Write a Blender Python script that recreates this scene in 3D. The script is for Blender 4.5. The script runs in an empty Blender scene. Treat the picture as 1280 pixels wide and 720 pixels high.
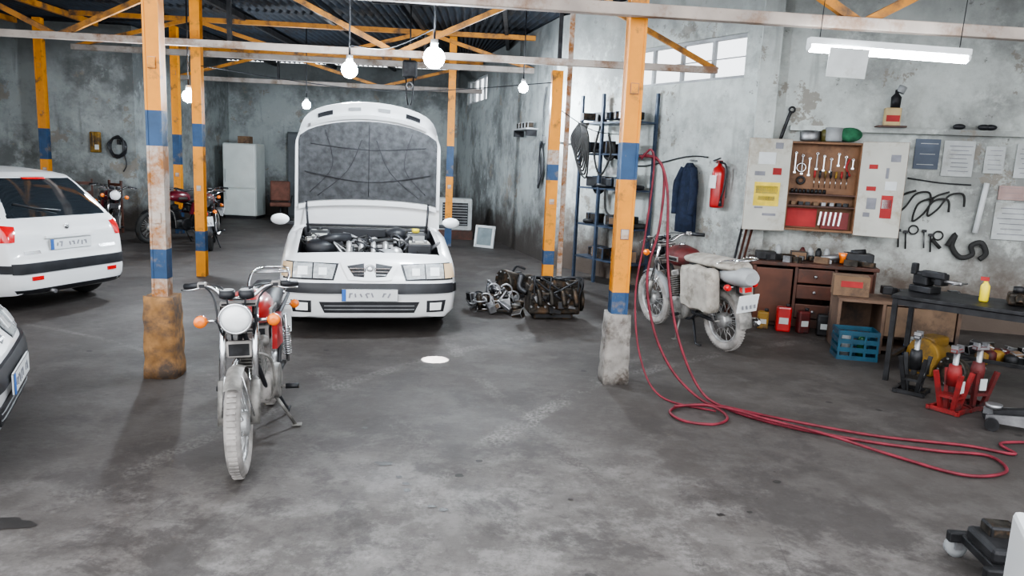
import bpy, bmesh, math, random
from mathutils import Matrix, Vector, noise, Euler
from mathutils.bvhtree import BVHTree
R=random.Random(7)
pi=math.pi
sc=bpy.context.scene

# ------------------------------------------------------------ materials
def nm(name):
    m=bpy.data.materials.new(name); m.use_nodes=True
    return m,m.node_tree.nodes,m.node_tree.links,m.node_tree.nodes['Principled BSDF']
MC={}
def P(name,c,rough=.5,metal=0,var=.12,scale=6,dirt=None,dirtamt=.5,bump=0,coat=0,trans=0):
    if name in MC: return MC[name]
    m,N,L,b=nm(name)
    tc=N.new('ShaderNodeTexCoord'); no=N.new('ShaderNodeTexNoise'); no.inputs['Scale'].default_value=scale
    no.inputs['Detail'].default_value=6
    L.new(tc.outputs['Object'],no.inputs['Vector'])
    rp=N.new('ShaderNodeValToRGB'); L.new(no.outputs['Fac'],rp.inputs['Fac'])
    c=list(c)+[1]
    d=[max(0,x*(1-var)) for x in c[:3]]+[1]; l=[min(1,x*(1+var)) for x in c[:3]]+[1]
    rp.color_ramp.elements[0].color=d; rp.color_ramp.elements[0].position=.35
    rp.color_ramp.elements[1].color=l; rp.color_ramp.elements[1].position=.65
    out=rp.outputs['Color']
    if dirt:
        n2=N.new('ShaderNodeTexNoise'); n2.inputs['Scale'].default_value=scale*.6; n2.inputs['Detail'].default_value=8; n2.inputs['Roughness'].default_value=.7
        L.new(tc.outputs['Object'],n2.inputs['Vector'])
        r2=N.new('ShaderNodeValToRGB'); r2.color_ramp.elements[0].position=.62-.3*dirtamt; r2.color_ramp.elements[1].position=.72-.2*dirtamt
        L.new(n2.outputs['Fac'],r2.inputs['Fac'])
        mx=N.new('ShaderNodeMixRGB'); L.new(r2.outputs['Color'],mx.inputs['Fac']); L.new(out,mx.inputs['Color1']); mx.inputs['Color2'].default_value=list(dirt)+[1]
        out=mx.outputs['Color']
    L.new(out,b.inputs['Base Color'])
    b.inputs['Roughness'].default_value=rough; b.inputs['Metallic'].default_value=metal
    if coat: b.inputs['Coat Weight'].default_value=coat
    if trans: b.inputs['Transmission Weight'].default_value=trans
    if bump:
        bp=N.new('ShaderNodeBump'); bp.inputs['Strength'].default_value=bump; bp.inputs['Distance'].default_value=.02
        L.new(no.outputs['Fac'],bp.inputs['Height']); L.new(bp.outputs['Normal'],b.inputs['Normal'])
    MC[name]=m; return m
def E(name,c,s):
    if name in MC: return MC[name]
    m,N,L,b=nm(name); b.inputs['Base Color'].default_value=list(c)+[1]
    b.inputs['Emission Color'].default_value=list(c)+[1]; b.inputs['Emission Strength'].default_value=s
    MC[name]=m; return m

WHITE=P('car_paint_white',(.80,.81,.82),.3,0,.03,2,coat=.6)
BLACK=P('black_plastic',(.02,.021,.025),.45,0,.3)
RUB=P('rubber',(.03,.03,.03),.8,0,.3)
DRUB=P('dusty_rubber',(.32,.30,.285),.9,0,.3,10)
CHROME=P('chrome',(.75,.76,.78),.18,1,.05)
STEEL=P('dull_steel',(.30,.30,.31),.4,.8,.3,12)
DUSTM=P('dusty_metal',(.26,.25,.235),.55,.5,.35,14)
DARKM=P('dark_metal',(.035,.035,.038),.5,.6,.4,10)
GREASE=P('greasy_iron',(.04,.035,.03),.5,.6,.5,18,dirt=(.12,.075,.045),dirtamt=.42,bump=.4)
GLASS=P('dark_glass',(.02,.025,.03),.06,0,.1,coat=.5)
LENS=P('headlamp_lens',(.60,.63,.65),.10,.3,.2,30,coat=1)
LENSW=P('headlamp_white',(.92,.94,.95),.12,0,.04,20,coat=1)
RED=P('red_paint',(.42,.018,.018),.3,0,.2,5,coat=.5)
REDD=P('red_paint_dirty',(.10,.012,.012),.6,0,.3,8,dirt=(.03,.02,.02),dirtamt=.5)
REDL=P('red_lens',(.65,.01,.015),.15,0,.1,coat=1)
ORANGE=P('orange_lens',(.95,.22,.02),.2,0,.1,coat=1)
YEL=P('column_yellow',(.76,.29,.015),.45,0,.06,9,dirt=(.22,.10,.03),dirtamt=.24)
TRY=P('truss_yellow',(.42,.17,.02),.6,0,.12,5,dirt=(.08,.045,.025),dirtamt=.5)
BLUE=P('column_blue',(.025,.07,.16),.5,0,.15,9,dirt=(.20,.16,.13),dirtamt=.28)
RUSTW=P('column_worn_white',(.50,.43,.38),.6,0,.12,9,dirt=(.33,.13,.03),dirtamt=.62)
CONC=P('footing_concrete',(.28,.26,.24),.9,0,.25,8,dirt=(.08,.065,.055),dirtamt=.5,bump=.6)
CONCR=P('footing_concrete_rusty',(.30,.16,.065),.9,0,.35,8,dirt=(.10,.075,.06),dirtamt=.6,bump=.8)
BEAM=P('beam_pale',(.42,.36,.32),.7,0,.2,3,dirt=(.22,.12,.07),dirtamt=.4)
BEAMD=P('beam_dusty',(.27,.24,.22),.7,0,.2,3,dirt=(.12,.08,.05),dirtamt=.4)
WOOD=P('dark_wood',(.075,.026,.016),.5,0,.3,5,dirt=(.03,.018,.014),dirtamt=.4)
WOODL=P('pegboard_wood',(.20,.10,.05),.6,0,.2,5,dirt=(.10,.045,.025),dirtamt=.35)
BOXW=P('old_board',(.13,.08,.055),.7,0,.25,5,dirt=(.05,.035,.03),dirtamt=.4)
PAPER=P('paper',(.70,.72,.73),.8,0,.05,9)
OLDP=P('old_paper',(.50,.52,.52),.8,0,.1,6,dirt=(.38,.38,.36),dirtamt=.3)
PRINT=P('print_ink',(.25,.25,.28),.8,0,.2)
PRINTB=P('print_blue',(.05,.16,.5),.7,0,.2)
PRINTY=P('print_yellow',(.8,.6,.08),.7,0,.2)
PRINTR=P('print_red',(.36,.03,.03),.7,0,.2)
HOSE=P('red_hose',(.17,.016,.03),.55,0,.3,12)
DENIM=P('navy_cloth',(.012,.02,.045),.9,0,.3,14,bump=.4)
CLOTH=P('dusty_canvas',(.40,.37,.33),.9,0,.2,9,dirt=(.22,.2,.17),dirtamt=.35,bump=.4)
GREEN=P('green_cloth',(.03,.14,.07),.9,0,.3,14)
BCRATE=P('blue_plastic',(.013,.065,.11),.5,0,.2)
YP=P('yellow_plastic',(.75,.6,.03),.4,0,.1)
BROWN=P('brown_fabric',(.12,.05,.035),.8,0,.3)
FRIDGE=P('fridge_enamel',(.62,.66,.64),.4,0,.06,3)
GREY=P('grey_paint',(.33,.34,.35),.5,0,.15)
SILV=P('aluminium_cast',(.50,.50,.50),.45,.7,.25,14)
PADM=P('hood_insulation',(.060,.062,.066),.95,0,.3,16,bump=.5)
BROWNC=P('cardboard',(.19,.12,.075),.9,0,.15,6,dirt=(.09,.06,.045),dirtamt=.4)
OCH=P('ochre_paint',(.30,.17,.025),.6,0,.2,dirt=(.06,.04,.03),dirtamt=.5)

# ------------------------------------------------------------ builder
class B:
    def __init__(s,name): s.name=name; s.bm=bmesh.new(); s.mats=[]; s.M=Matrix.Identity(4)
    def mi(s,m):
        if m not in s.mats: s.mats.append(m)
        return s.mats.index(m)
    def box(s,c,size,mat,rot=(0,0,0),bev=0,smooth=False):
        M=s.M@Matrix.Translation(c)@Euler(rot).to_matrix().to_4x4()@Matrix.Diagonal((size[0],size[1],size[2],1))
        r=bmesh.ops.create_cube(s.bm,size=1,matrix=M); fs=set(f for v in r['verts'] for f in v.link_faces)
        i=s.mi(mat)
        for f in fs: f.material_index=i; f.smooth=smooth
        if bev>0:
            es=list(set(e for v in r['verts'] for e in v.link_edges))
            bmesh.ops.bevel(s.bm,geom=es,offset=min(bev,min(size)*.45),segments=2,affect='EDGES',profile=.5)
    def grid(s,rows,mat,closeu=False,closev=False,cap=False,smooth=True):
        i=s.mi(mat); V=[[s.bm.verts.new(s.M@Vector(p)) for p in r] for r in rows]
        n=len(V); m=len(V[0])
        for a in range(n if closev else n-1):
            for b in range(m if closeu else m-1):
                q=[V[a][b],V[a][(b+1)%m],V[(a+1)%n][(b+1)%m],V[(a+1)%n][b]]
                try: f=s.bm.faces.new(q); f.material_index=i; f.smooth=smooth
                except ValueError: pass
        if cap:
            for r in (V[0][::-1],V[-1]):
                try: f=s.bm.faces.new(r); f.material_index=i
                except ValueError: pass
        return V
    def cyl(s,p1,p2,r,mat,r2=None,seg=14,smooth=True):
        p1=Vector(p1);p2=Vector(p2); r2=r if r2 is None else r2
        d=(p2-p1).normalized(); a=d.orthogonal().normalized(); b=d.cross(a)
        rows=[[p+(a*math.cos(2*pi*k/seg)+b*math.sin(2*pi*k/seg))*q for k in range(seg)] for p,q in((p1,r),(p2,r2))]
        s.grid(rows,mat,closeu=True,cap=True,smooth=smooth)
    def tube(s,pts,r,mat,seg=8,closed=False,sub=0):
        pts=[Vector(p) for p in pts]
        if sub: pts=crom(pts,sub,closed)
        n=len(pts); rows=[]; a=None
        for k,p in enumerate(pts):
            if closed: d=pts[(k+1)%n]-pts[k-1]
            else: d=pts[min(k+1,n-1)]-pts[max(k-1,0)]
            if d.length<1e-9: d=Vector((0,0,1))
            d.normalize()
            if a is None: a=d.orthogonal().normalized()
            a=(a-d*a.dot(d)); a=a.normalized() if a.length>1e-6 else d.orthogonal().normalized()
            b=d.cross(a); rr=r[k*len(r)//n] if isinstance(r,(list,tuple)) else r
            rows.append([p+(a*math.cos(2*pi*j/seg)+b*math.sin(2*pi*j/seg))*rr for j in range(seg)])
        s.grid(rows,mat,closeu=True,closev=closed,cap=not closed)
    def torus(s,c,Rr,r,mat,axis='X',n=40,seg=10,flat=1):
        c=Vector(c); rows=[]
        for k in range(n):
            t=2*pi*k/n; row=[]
            for j in range(seg):
                f=2*pi*j/seg; q=Rr+r*math.cos(f); h=r*math.sin(f)*flat
                if axis=='X': v=(h,q*math.cos(t),q*math.sin(t))
                elif axis=='Y': v=(q*math.cos(t),h,q*math.sin(t))
                else: v=(q*math.cos(t),q*math.sin(t),h)
                row.append(c+Vector(v))
            rows.append(row)
        s.grid(rows,mat,closeu=True,closev=True)
    def lathe(s,prof,c,mat,axis='Z',seg=20):
        c=Vector(c); rows=[]
        for r,h in prof:
            row=[]
            for k in range(seg):
                t=2*pi*k/seg; x=r*math.cos(t); y=r*math.sin(t)
                v={'Z':(x,y,h),'Y':(x,h,-y),'X':(h,x,y)}[axis]; row.append(c+Vector(v))
            rows.append(row)
        s.grid(rows,mat,closeu=True,cap=True)
    def ball(s,c,r,mat,sc3=(1,1,1),seg=16):
        M=s.M@Matrix.Translation(c)@Matrix.Diagonal((sc3[0],sc3[1],sc3[2],1))
        q=bmesh.ops.create_uvsphere(s.bm,u_segments=seg,v_segments=max(6,seg//2+2),radius=r,matrix=M); i=s.mi(mat)
        for f in set(f for v in q['verts'] for f in v.link_faces): f.material_index=i; f.smooth=True
    def prism(s,outline,d,mat,plane='XZ',at=0,smooth=False):
        def v(p,h):
            return {'XZ':(p[0],h,p[1]),'YZ':(h,p[0],p[1]),'XY':(p[0],p[1],h)}[plane]
        s.grid([[v(p,at) for p in outline],[v(p,at+d) for p in outline]],mat,closeu=True,cap=True,smooth=smooth)
    def patch(s,bvh,corners,side,mat,nu=8,nv=4,off=.006,skirt=.02,sgn=1):
        TL,TR,BR,BL=[Vector(c) for c in corners]; G=[];K=[]
        dirs={'front':Vector((0,1,0)),'rear':Vector((0,-1,0)),'side':Vector((-sgn,0,0)),'top':Vector((0,0,-1))}[side]
        last=None
        for j in range(nv+1):
            row=[];row2=[]
            for i in range(nu+1):
                u=i/nu;v=j/nv
                p=(TL*(1-u)+TR*u)*(1-v)+(BL*(1-u)+BR*u)*v
                o={'front':Vector((p.x,-3,p.y)),'rear':Vector((p.x,9,p.y)),'side':Vector((3*sgn,p.x,p.y)),'top':Vector((p.x,p.y,4))}[side]
                h,nn,_,_=bvh.ray_cast(o,dirs)
                if h is None: h=last if last is not None else o+dirs*3
                last=h
                row.append(h-dirs*off); row2.append(h+dirs*skirt)
            G.append(row);K.append(row2)
        s.grid(G,mat)
        ring=[(0,i) for i in range(nu+1)]+[(j,nu) for j in range(1,nv+1)]+[(nv,i) for i in range(nu-1,-1,-1)]+[(j,0) for j in range(nv-1,0,-1)]
        s.grid([[G[j][i] for j,i in ring],[K[j][i] for j,i in ring]],mat,closeu=True,smooth=False)
    def done(s,loc=(0,0,0),rot=(0,0,0),scale=1,parent=None):
        bmesh.ops.recalc_face_normals(s.bm,faces=s.bm.faces[:])
        me=bpy.data.meshes.new(s.name); s.bm.to_mesh(me); s.bm.free()
        for m in s.mats: me.materials.append(m)
        o=bpy.data.objects.new(s.name,me); sc.collection.objects.link(o)
        o.location=loc; o.rotation_euler=rot; o.scale=(scale,)*3
        if parent: o.parent=parent
        return o
def crom(P0,n,closed=False):
    out=[];m=len(P0)
    for i in range(m if closed else m-1):
        if closed: a,b,c,d=P0[i-1],P0[i],P0[(i+1)%m],P0[(i+2)%m]
        else: a=P0[max(i-1,0)];b=P0[i];c=P0[i+1];d=P0[min(i+2,m-1)]
        for k in range(n):
            t=k/n
            out.append(.5*((2*b)+(c-a)*t+(2*a-5*b+4*c-d)*t*t+(3*b-a-3*c+d)*t**3))
    if not closed: out.append(P0[-1])
    return out

# ------------------------------------------------------------ surfaces
class NT:
    def __init__(s,name):
        s.m,s.N,s.L,s.b=nm(name); s.pos=s.N.new('ShaderNodeNewGeometry').outputs['Position']
    def mp(s,rot,scl):
        n=s.N.new('ShaderNodeMapping');n.inputs['Rotation'].default_value=(0,0,math.radians(rot));n.inputs['Scale'].default_value=scl;s.L.new(s.pos,n.inputs['Vector']);return n.outputs['Vector']
    def noi(s,sca,d=8,r=.6,vec=None,dist=0):
        n=s.N.new('ShaderNodeTexNoise');n.inputs['Scale'].default_value=sca;n.inputs['Detail'].default_value=d;n.inputs['Roughness'].default_value=r;n.inputs['Distortion'].default_value=dist
        s.L.new(vec or s.pos,n.inputs['Vector']);return n.outputs['Fac']
    def ramp(s,f,a,b):
        r=s.N.new('ShaderNodeMapRange');r.inputs['From Min'].default_value=a;r.inputs['From Max'].default_value=b;r.interpolation_type='SMOOTHSTEP';s.L.new(f,r.inputs['Value']);return r.outputs['Result']
    def mix(s,f,a,c,bt='MIX'):
        x=s.N.new('ShaderNodeMixRGB');x.blend_type=bt
        for k,v in (('Fac',f),('Color1',a),('Color2',c)):
            if isinstance(v,(int,float)): x.inputs[k].default_value=v
            elif isinstance(v,tuple): x.inputs[k].default_value=v+(1,)
            else: s.L.new(v,x.inputs[k])
        return x.outputs['Color']
    def op(s,o,a,k,k2=None):
        x=s.N.new('ShaderNodeMath');x.operation=o;s.L.new(a,x.inputs[0])
        for i,v in ((1,k),(2,k2)):
            if v is None: continue
            if isinstance(v,(int,float)): x.inputs[i].default_value=v
            else: s.L.new(v,x.inputs[i])
        return x.outputs[0]
    def mul(s,a,k): return s.op('MULTIPLY',a,k)
    def sep(s,ax):
        q=s.N.new('ShaderNodeSeparateXYZ');s.L.new(s.pos,q.inputs[0]);return q.outputs[ax]
    def dist(s,c):
        v=s.N.new('ShaderNodeVectorMath');v.operation='DISTANCE';s.L.new(s.pos,v.inputs[0]);v.inputs[1].default_value=(c[0],c[1],0);return v.outputs['Value']
    def band(s,c,r,w):
        d=s.op('ABSOLUTE',s.op('SUBTRACT',s.dist(c),r),0)
        m=s.N.new('ShaderNodeMapRange');m.inputs['From Min'].default_value=w;m.inputs['From Max'].default_value=w*.6;s.L.new(d,m.inputs['Value']);return m.outputs['Result']
    def bump(s,h,st,d):
        bp=s.N.new('ShaderNodeBump');bp.inputs['Strength'].default_value=st;bp.inputs['Distance'].default_value=d;s.L.new(h,bp.inputs['Height']);s.L.new(bp.outputs['Normal'],s.b.inputs['Normal'])
def wall_mat(name,base,dark,low,z0=.75):
    t=NT(name)
    c=t.mix(t.ramp(t.noi(.8,9,.68),.36,.58),dark,base)
    c=t.mix(t.mul(t.ramp(t.noi(3.5,10,.72),.50,.66),.7),c,tuple(min(.8,x*1.15) for x in base))
    c=t.mix(t.mul(t.ramp(t.noi(1.5,6,.6,t.mp(0,(3,3,.4))),.57,.72),.45),c,tuple(x*.75 for x in dark))
    c=t.mix(t.mul(t.ramp(t.noi(1.3,12,.75),.585,.60),.8),c,(.26,.235,.20))
    c=t.mix(t.mul(t.ramp(t.noi(5,12,.75),.62,.65),.75),c,(.13,.12,.11))
    z=t.sep('Z')
    f=t.op('MULTIPLY_ADD',t.noi(1.6,9,.72),1.5,z)
    c=t.mix(t.ramp(f,z0+.2,z0+1.2),low,c)
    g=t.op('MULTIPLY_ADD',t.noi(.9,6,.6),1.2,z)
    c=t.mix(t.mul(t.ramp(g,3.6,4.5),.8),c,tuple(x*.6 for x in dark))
    t.L.new(c,t.b.inputs['Base Color']); t.b.inputs['Roughness'].default_value=.85
    t.bump(t.noi(4,10,.7),.5,.03)
    return t.m
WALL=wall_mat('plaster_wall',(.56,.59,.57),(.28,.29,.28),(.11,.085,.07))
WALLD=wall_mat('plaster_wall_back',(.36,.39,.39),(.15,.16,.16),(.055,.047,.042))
def floor_mat():
    t=NT('stained_concrete_floor'); noi,ramp,mix,mul,mp=t.noi,t.ramp,t.mix,t.mul,t.mp
    c=mix(ramp(noi(.7,9,.7),.36,.64),(.085,.076,.071),(.185,.170,.162))
    c=mix(mul(ramp(noi(2.6,12,.78),.47,.60),.55),c,(.27,.255,.247))
    c=mix(mul(ramp(noi(5,12,.8),.49,.58),.45),c,(.065,.057,.053))
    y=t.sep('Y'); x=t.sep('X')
    xdist=t.op('ABSOLUTE',t.op('ADD',x,.0),0)
    f=t.op('ADD',t.op('MULTIPLY_ADD',noi(.8,9,.75),3.4,y),t.mul(xdist,.55))
    c=mix(mul(ramp(f,4.7,7.0),.76),c,(.043,.036,.033))  # floor colour gets darker with depth and to either side of the middle
    c=mix(mul(ramp(noi(.9,10,.75,None,.2),.50,.58),.72),c,(.042,.036,.034))
    wear=ramp(noi(1.4,9,.75),.44,.60); tr=noi(45,3,.6)
    for cc,r,w,light,k in (((6.5,1.0),7.4,.09,1,.35),((6.5,1.0),8.9,.08,1,.25),((-7,.2),6.9,.09,0,.45),((-7,.2),7.07,.04,1,.25),((-7,.2),8.4,.09,0,.45),((9,9),9.8,.07,1,.22),((9,9),11.2,.08,0,.45),((-12,-3),13.6,.09,1,.22),((14,-2),14.0,.09,0,.4),((14,-2),15.4,.08,1,.22),((-3,-6),9.5,.07,1,.2),((2,-9),13.2,.08,0,.4)):
        c=mix(mul(mul(mul(t.band(cc,r,w),wear),ramp(tr,.40,.58)),k),c,(.30,.285,.275) if light else (.035,.031,.029))
    br=t.N.new('ShaderNodeTexBrick'); t.L.new(mp(8,(1,1,1)),br.inputs['Vector']); br.offset=0
    for k,v in (('Scale',1),('Brick Width',.42),('Row Height',.42),('Mortar Size',.005),('Mortar Smooth',.6)): br.inputs[k].default_value=v
    br.inputs['Color1'].default_value=(0,0,0,1);br.inputs['Color2'].default_value=(.25,.25,.25,1);br.inputs['Mortar'].default_value=(1,1,1,1)
    c=mix(mul(mul(br.outputs['Fac'],ramp(noi(1.1,5,.6),.48,.6)),.35),c,(.05,.045,.043))
    c=mix(mul(ramp(noi(11,12,.8),.56,.66),.5),c,(.045,.04,.038))
    c=mix(mul(ramp(noi(30,6,.8),.60,.72),.25),c,(.32,.30,.29))
    vo=t.N.new('ShaderNodeTexVoronoi');vo.inputs['Scale'].default_value=3.2
    nn=t.N.new('ShaderNodeTexNoise');nn.inputs['Scale'].default_value=9;t.L.new(t.pos,nn.inputs['Vector'])
    vm=t.N.new('ShaderNodeVectorMath');vm.operation='MULTIPLY_ADD';t.L.new(nn.outputs['Color'],vm.inputs[0]);vm.inputs[1].default_value=(.06,.06,.0);t.L.new(t.pos,vm.inputs[2]);t.L.new(vm.outputs['Vector'],vo.inputs['Vector'])
    lt=t.op('LESS_THAN',vo.outputs['Distance'],.085)
    c=mix(mul(mul(lt,ramp(noi(.9,3,.5),.50,.56)),.85),c,(.018,.016,.015))
    t.L.new(c,t.b.inputs['Base Color'])
    rr=t.N.new('ShaderNodeMapRange');t.L.new(noi(1.2,6,.6),rr.inputs['Value']);rr.inputs['To Min'].default_value=.4;rr.inputs['To Max'].default_value=.9;t.L.new(rr.outputs['Result'],t.b.inputs['Roughness'])
    t.bump(noi(14,10,.7),.35,.01)
    return t.m

# ------------------------------------------------------------ shell
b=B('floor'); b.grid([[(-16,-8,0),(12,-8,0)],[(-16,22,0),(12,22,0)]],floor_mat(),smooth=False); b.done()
ZT=4.15
def wallseg(name,p,q,mat,holes=(),th=.2,ztop=ZT,side=1):
    p=Vector((p[0],p[1],0));q=Vector((q[0],q[1],0)); Lw=(q-p).length; ang=math.atan2(q.y-p.y,q.x-p.x)
    b=B(name)
    xs=sorted(set([0,Lw]+[h[0] for h in holes]+[h[1] for h in holes])); zs=sorted(set([0,ztop]+[h[2] for h in holes]+[h[3] for h in holes]))
    for i in range(len(xs)-1):
        for j in range(len(zs)-1):
            cx=(xs[i]+xs[i+1])/2;cz=(zs[j]+zs[j+1])/2
            if any(h[0]<cx<h[1] and h[2]<cz<h[3] for h in holes): continue
            b.box((cx,side*th/2,cz),(xs[i+1]-xs[i],th,zs[j+1]-zs[j]),mat)
    b.done(loc=p,rot=(0,0,ang))
A=(-1.7,20.8);Bp=(.6,12.9);Cp=(2.95,9.15);Dp=(9,7.667)
H1=(1.75,4.05,2.88,3.42);H2=(1.2,3.3,3.15,3.75)
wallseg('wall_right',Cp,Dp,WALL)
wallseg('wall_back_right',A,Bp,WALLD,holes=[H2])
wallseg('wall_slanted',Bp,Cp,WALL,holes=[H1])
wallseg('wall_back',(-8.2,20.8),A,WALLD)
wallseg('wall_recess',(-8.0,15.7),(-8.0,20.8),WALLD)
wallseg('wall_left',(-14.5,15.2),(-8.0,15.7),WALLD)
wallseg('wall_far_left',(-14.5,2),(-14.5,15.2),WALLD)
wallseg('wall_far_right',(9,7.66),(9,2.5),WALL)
def frame(p,q):
    ang=math.atan2(q[1]-p[1],q[0]-p[0]); return Matrix.Translation((p[0],p[1],0))@Matrix.Rotation(ang,4,'Z')
FR=frame(Cp,Dp); FS=frame(Bp,Cp); FB=frame(A,Bp)
def place(o,M): o.matrix_world=M@o.matrix_basis; return o
for k,(F,h) in enumerate(((FS,H1),(FB,H2))):
    b=B('window_%d'%(k+1)); s0,s1,z0,z1=h
    for z in (z0+.02,z1-.02): b.box(((s0+s1)/2,.08,z),(s1-s0,.06,.04),GREY)
    n=4
    for i in range(n+1): b.box((s0+(s1-s0)*i/n*.985+.01,.08,(z0+z1)/2),(.045,.05,z1-z0),GREY)
    b.box(((s0+s1)/2,.08,(z0+z1)/2),(s1-s0,.02,.012),GREY)
    place(b.done(),F)
b=B('trim_1'); b.box((3.8,-.05,2.27),(7.0,.10,.06),WALL); place(b.done(),FR)
b=B('trim_2'); b.box((.0,-.0,2.05),(.22,.22,4.1),WALL); place(b.done(),FR)
ROOF=P('corrugated_roof',(.014,.020,.030),.9,0,.3,2,dirt=(.012,.009,.008),dirtamt=.5)
def xmax(y):
    if y<7.7: return 9.25
    if y<9.15: return 9.25-(y-7.7)*(6.05/1.45)
    if y<12.9: return 3.2-(y-9.15)*(2.35/3.75)
    return .85-(y-12.9)*(2.3/7.9)
b=B('ceiling'); nx=900
rows=[[(min(-14.8+24.2*i/nx,xmax(y)),y,ZT+.05+.03*math.sin(i*pi/2.5)) for i in range(nx+1)] for y in (4.0,7.7,9.15,12.9,21.0)]
b.grid(rows,ROOF); b.grid([[(x,y,z+.04) for x,y,z in r] for r in rows],ROOF); b.done()
def rowbeam(p,q,z,col,w=.12,h=.14):
    b=B('roof_truss'); d=Vector((q[0]-p[0],q[1]-p[1],0)); b.box((d.length/2,0,z),(d.length,w,h),col,bev=.008)
    n=max(2,int(d.length/1.9)); H=ZT-.1-z; st=d.length/n
    b.box((d.length/2,0,z+H-.05),(d.length,.08,.08),TRY)
    for i in range(n):
        x0=i*st;x1=(i+1)*st;xm=(x0+x1)/2
        za,zb=(z,z+H-.05) if i%2==0 else (z+H-.05,z)
        b.box((xm,0,(za+zb)/2),(math.hypot(st,H-.05),.05,.065),TRY,rot=(0,-math.atan2(zb-za,st),0))
        if i%2: b.box((x0,0,z+H/2),(.05,.05,H),DARKM)
    b.done(loc=(p[0],p[1],0),rot=(0,0,math.atan2(d.y,d.x)))
rowbeam((-10,4.7),(8.8,6.4),2.85,BEAM,.08,.09)
rowbeam((-14,8.9),(2.55,10.0),3.02,BEAM,.08,.085)
rowbeam((-8.0,13.6),(.3,14.2),3.42,BEAMD,.1,.1)
rowbeam((-8.0,17.6),(-.9,17.9),3.35,BEAMD,.1,.1)
b=B('roof_purlins')
for x in (-12,-10,-8.4,-6.6,-5,-3.4,-1.8,-.3,1.2,2.7,4.2,6,7.6):
    y1=20.6
    if x>-1.6: y1=20.8-(x+1.7)*3.43 if x<.6 else 12.9-(x-.6)*1.6
    if x>2.95: y1=9.15-(x-2.95)*.245
    if x<-8.1: y1=15.2
    b.box((x,(4.1+y1)/2,ZT-.08),(.07,y1-4.1-.1,.1),TRY if int(x*10)%4==0 else DARKM)
b.done()
b=B('ceiling_wires')
for p,q,sg in (((-1.8,8,2.85),(-.78,6.8,2.85),.10),((-4.25,10,2.8),(.53,10.6,2.85),.22),((.53,10.6,2.5),(1.6,11.2,2.2),.12)):
    p=Vector(p);q=Vector(q); b.tube([p,(p+q)/2-Vector((0,0,sg)),q],.006,BLACK,sub=6,seg=6)
b.done()
b=B('chain_hoist'); b.box((0,0,0),(.22,.16,.26),DARKM,bev=.03); b.cyl((0,0,.1),(0,0,.95),.012,DARKM); b.torus((0,0,-.25),.05,.014,STEEL,'Y',n=16,seg=6)
for s in (-1,1): b.tube([(s*.06,0,-.1),(s*.05,0,-.4),(s*.02,0,-.55)],.01,DARKM)
b.box((.0,0,1.0),(1.2,.08,.08),DARKM); b.done(loc=(-1.75,12.0,3.1))

# ------------------------------------------------------------ columns
def column(loc,w,bands,foot=None,ztop=ZT-.05,rot=.1):
    b=B('steel_column'); z0=0
    for z1,mt in bands+[(ztop,YEL)]:
        b.box((0,0,(z0+z1)/2),(w,w*.92,z1-z0),mt)
        for s in (-1,1): b.box((s*w*.43,0,(z0+z1)/2),(w*.14,w,z1-z0),mt)
        z0=z1
    for z in (1.2,2.3,3.2):
        if z<ztop: b.box((0,-w*.49,z),(w*.5,.012,.08),YEL if z>2 else RUSTW,bev=.003)
    if foot:
        fw,fh,fm=foot; rows=[]
        for k in range(9):
            t=k/8; q=fw/2*(1-.10*t+.04*math.sin(k*2.3)); row=[]
            for j in range(24):
                a=2*pi*j/24; ca,sa=math.cos(a),math.sin(a); m_=max(abs(ca),abs(sa)); rr=q/m_*(1-.08*(abs(ca*sa)*2)**3)
                rr*=1+.06*noise.noise(Vector((ca*2,sa*2,t*3+loc[0])))
                row.append((rr*ca,rr*sa,t*fh+.02*noise.noise(Vector((ca*2,sa*2,5)))*(t>.9)))
            rows.append(row)
        b.grid(rows,fm,closeu=True,cap=True)
    return b.done(loc=loc,rot=(0,0,rot))
column((-2.62,5.45,0),.112,[(.75,RUSTW),(.97,BLUE),(1.72,RUSTW),(1.97,BLUE)],(.25,.62,CONCR))
column((.85,5.80,0),.13,[(.60,BLUE),(.74,BLUE),(1.62,YEL),(1.9,BLUE)],(.22,.57,CONC))
column((-4.27,10.05,0),.125,[(.35,YEL),(.62,BLUE),(1.75,YEL),(2.05,BLUE)])
column((.50,10.6,0),.15,[(.3,YEL),(.5,BLUE),(1.5,YEL),(1.72,BLUE),(1.92,RUSTW)],ztop=3.0)
b=B('steel_column'); b.box((0,0,2.1),(.07,.07,4.1),RUSTW,bev=.005); b.box((0,0,.01),(.16,.16,.02),DARKM); b.done(loc=(.68,10.75,0))
column((-1.35,15,0),.14,[(.5,BLUE),(1.4,YEL),(2.0,BLUE)])
column((-9.40,14.9,0),.15,[(.5,BLUE),(1.4,YEL),(2.0,BLUE)])
column((-6.9,15.2,0),.14,[(.5,BLUE),(1.4,YEL),(2.0,BLUE)])

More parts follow.
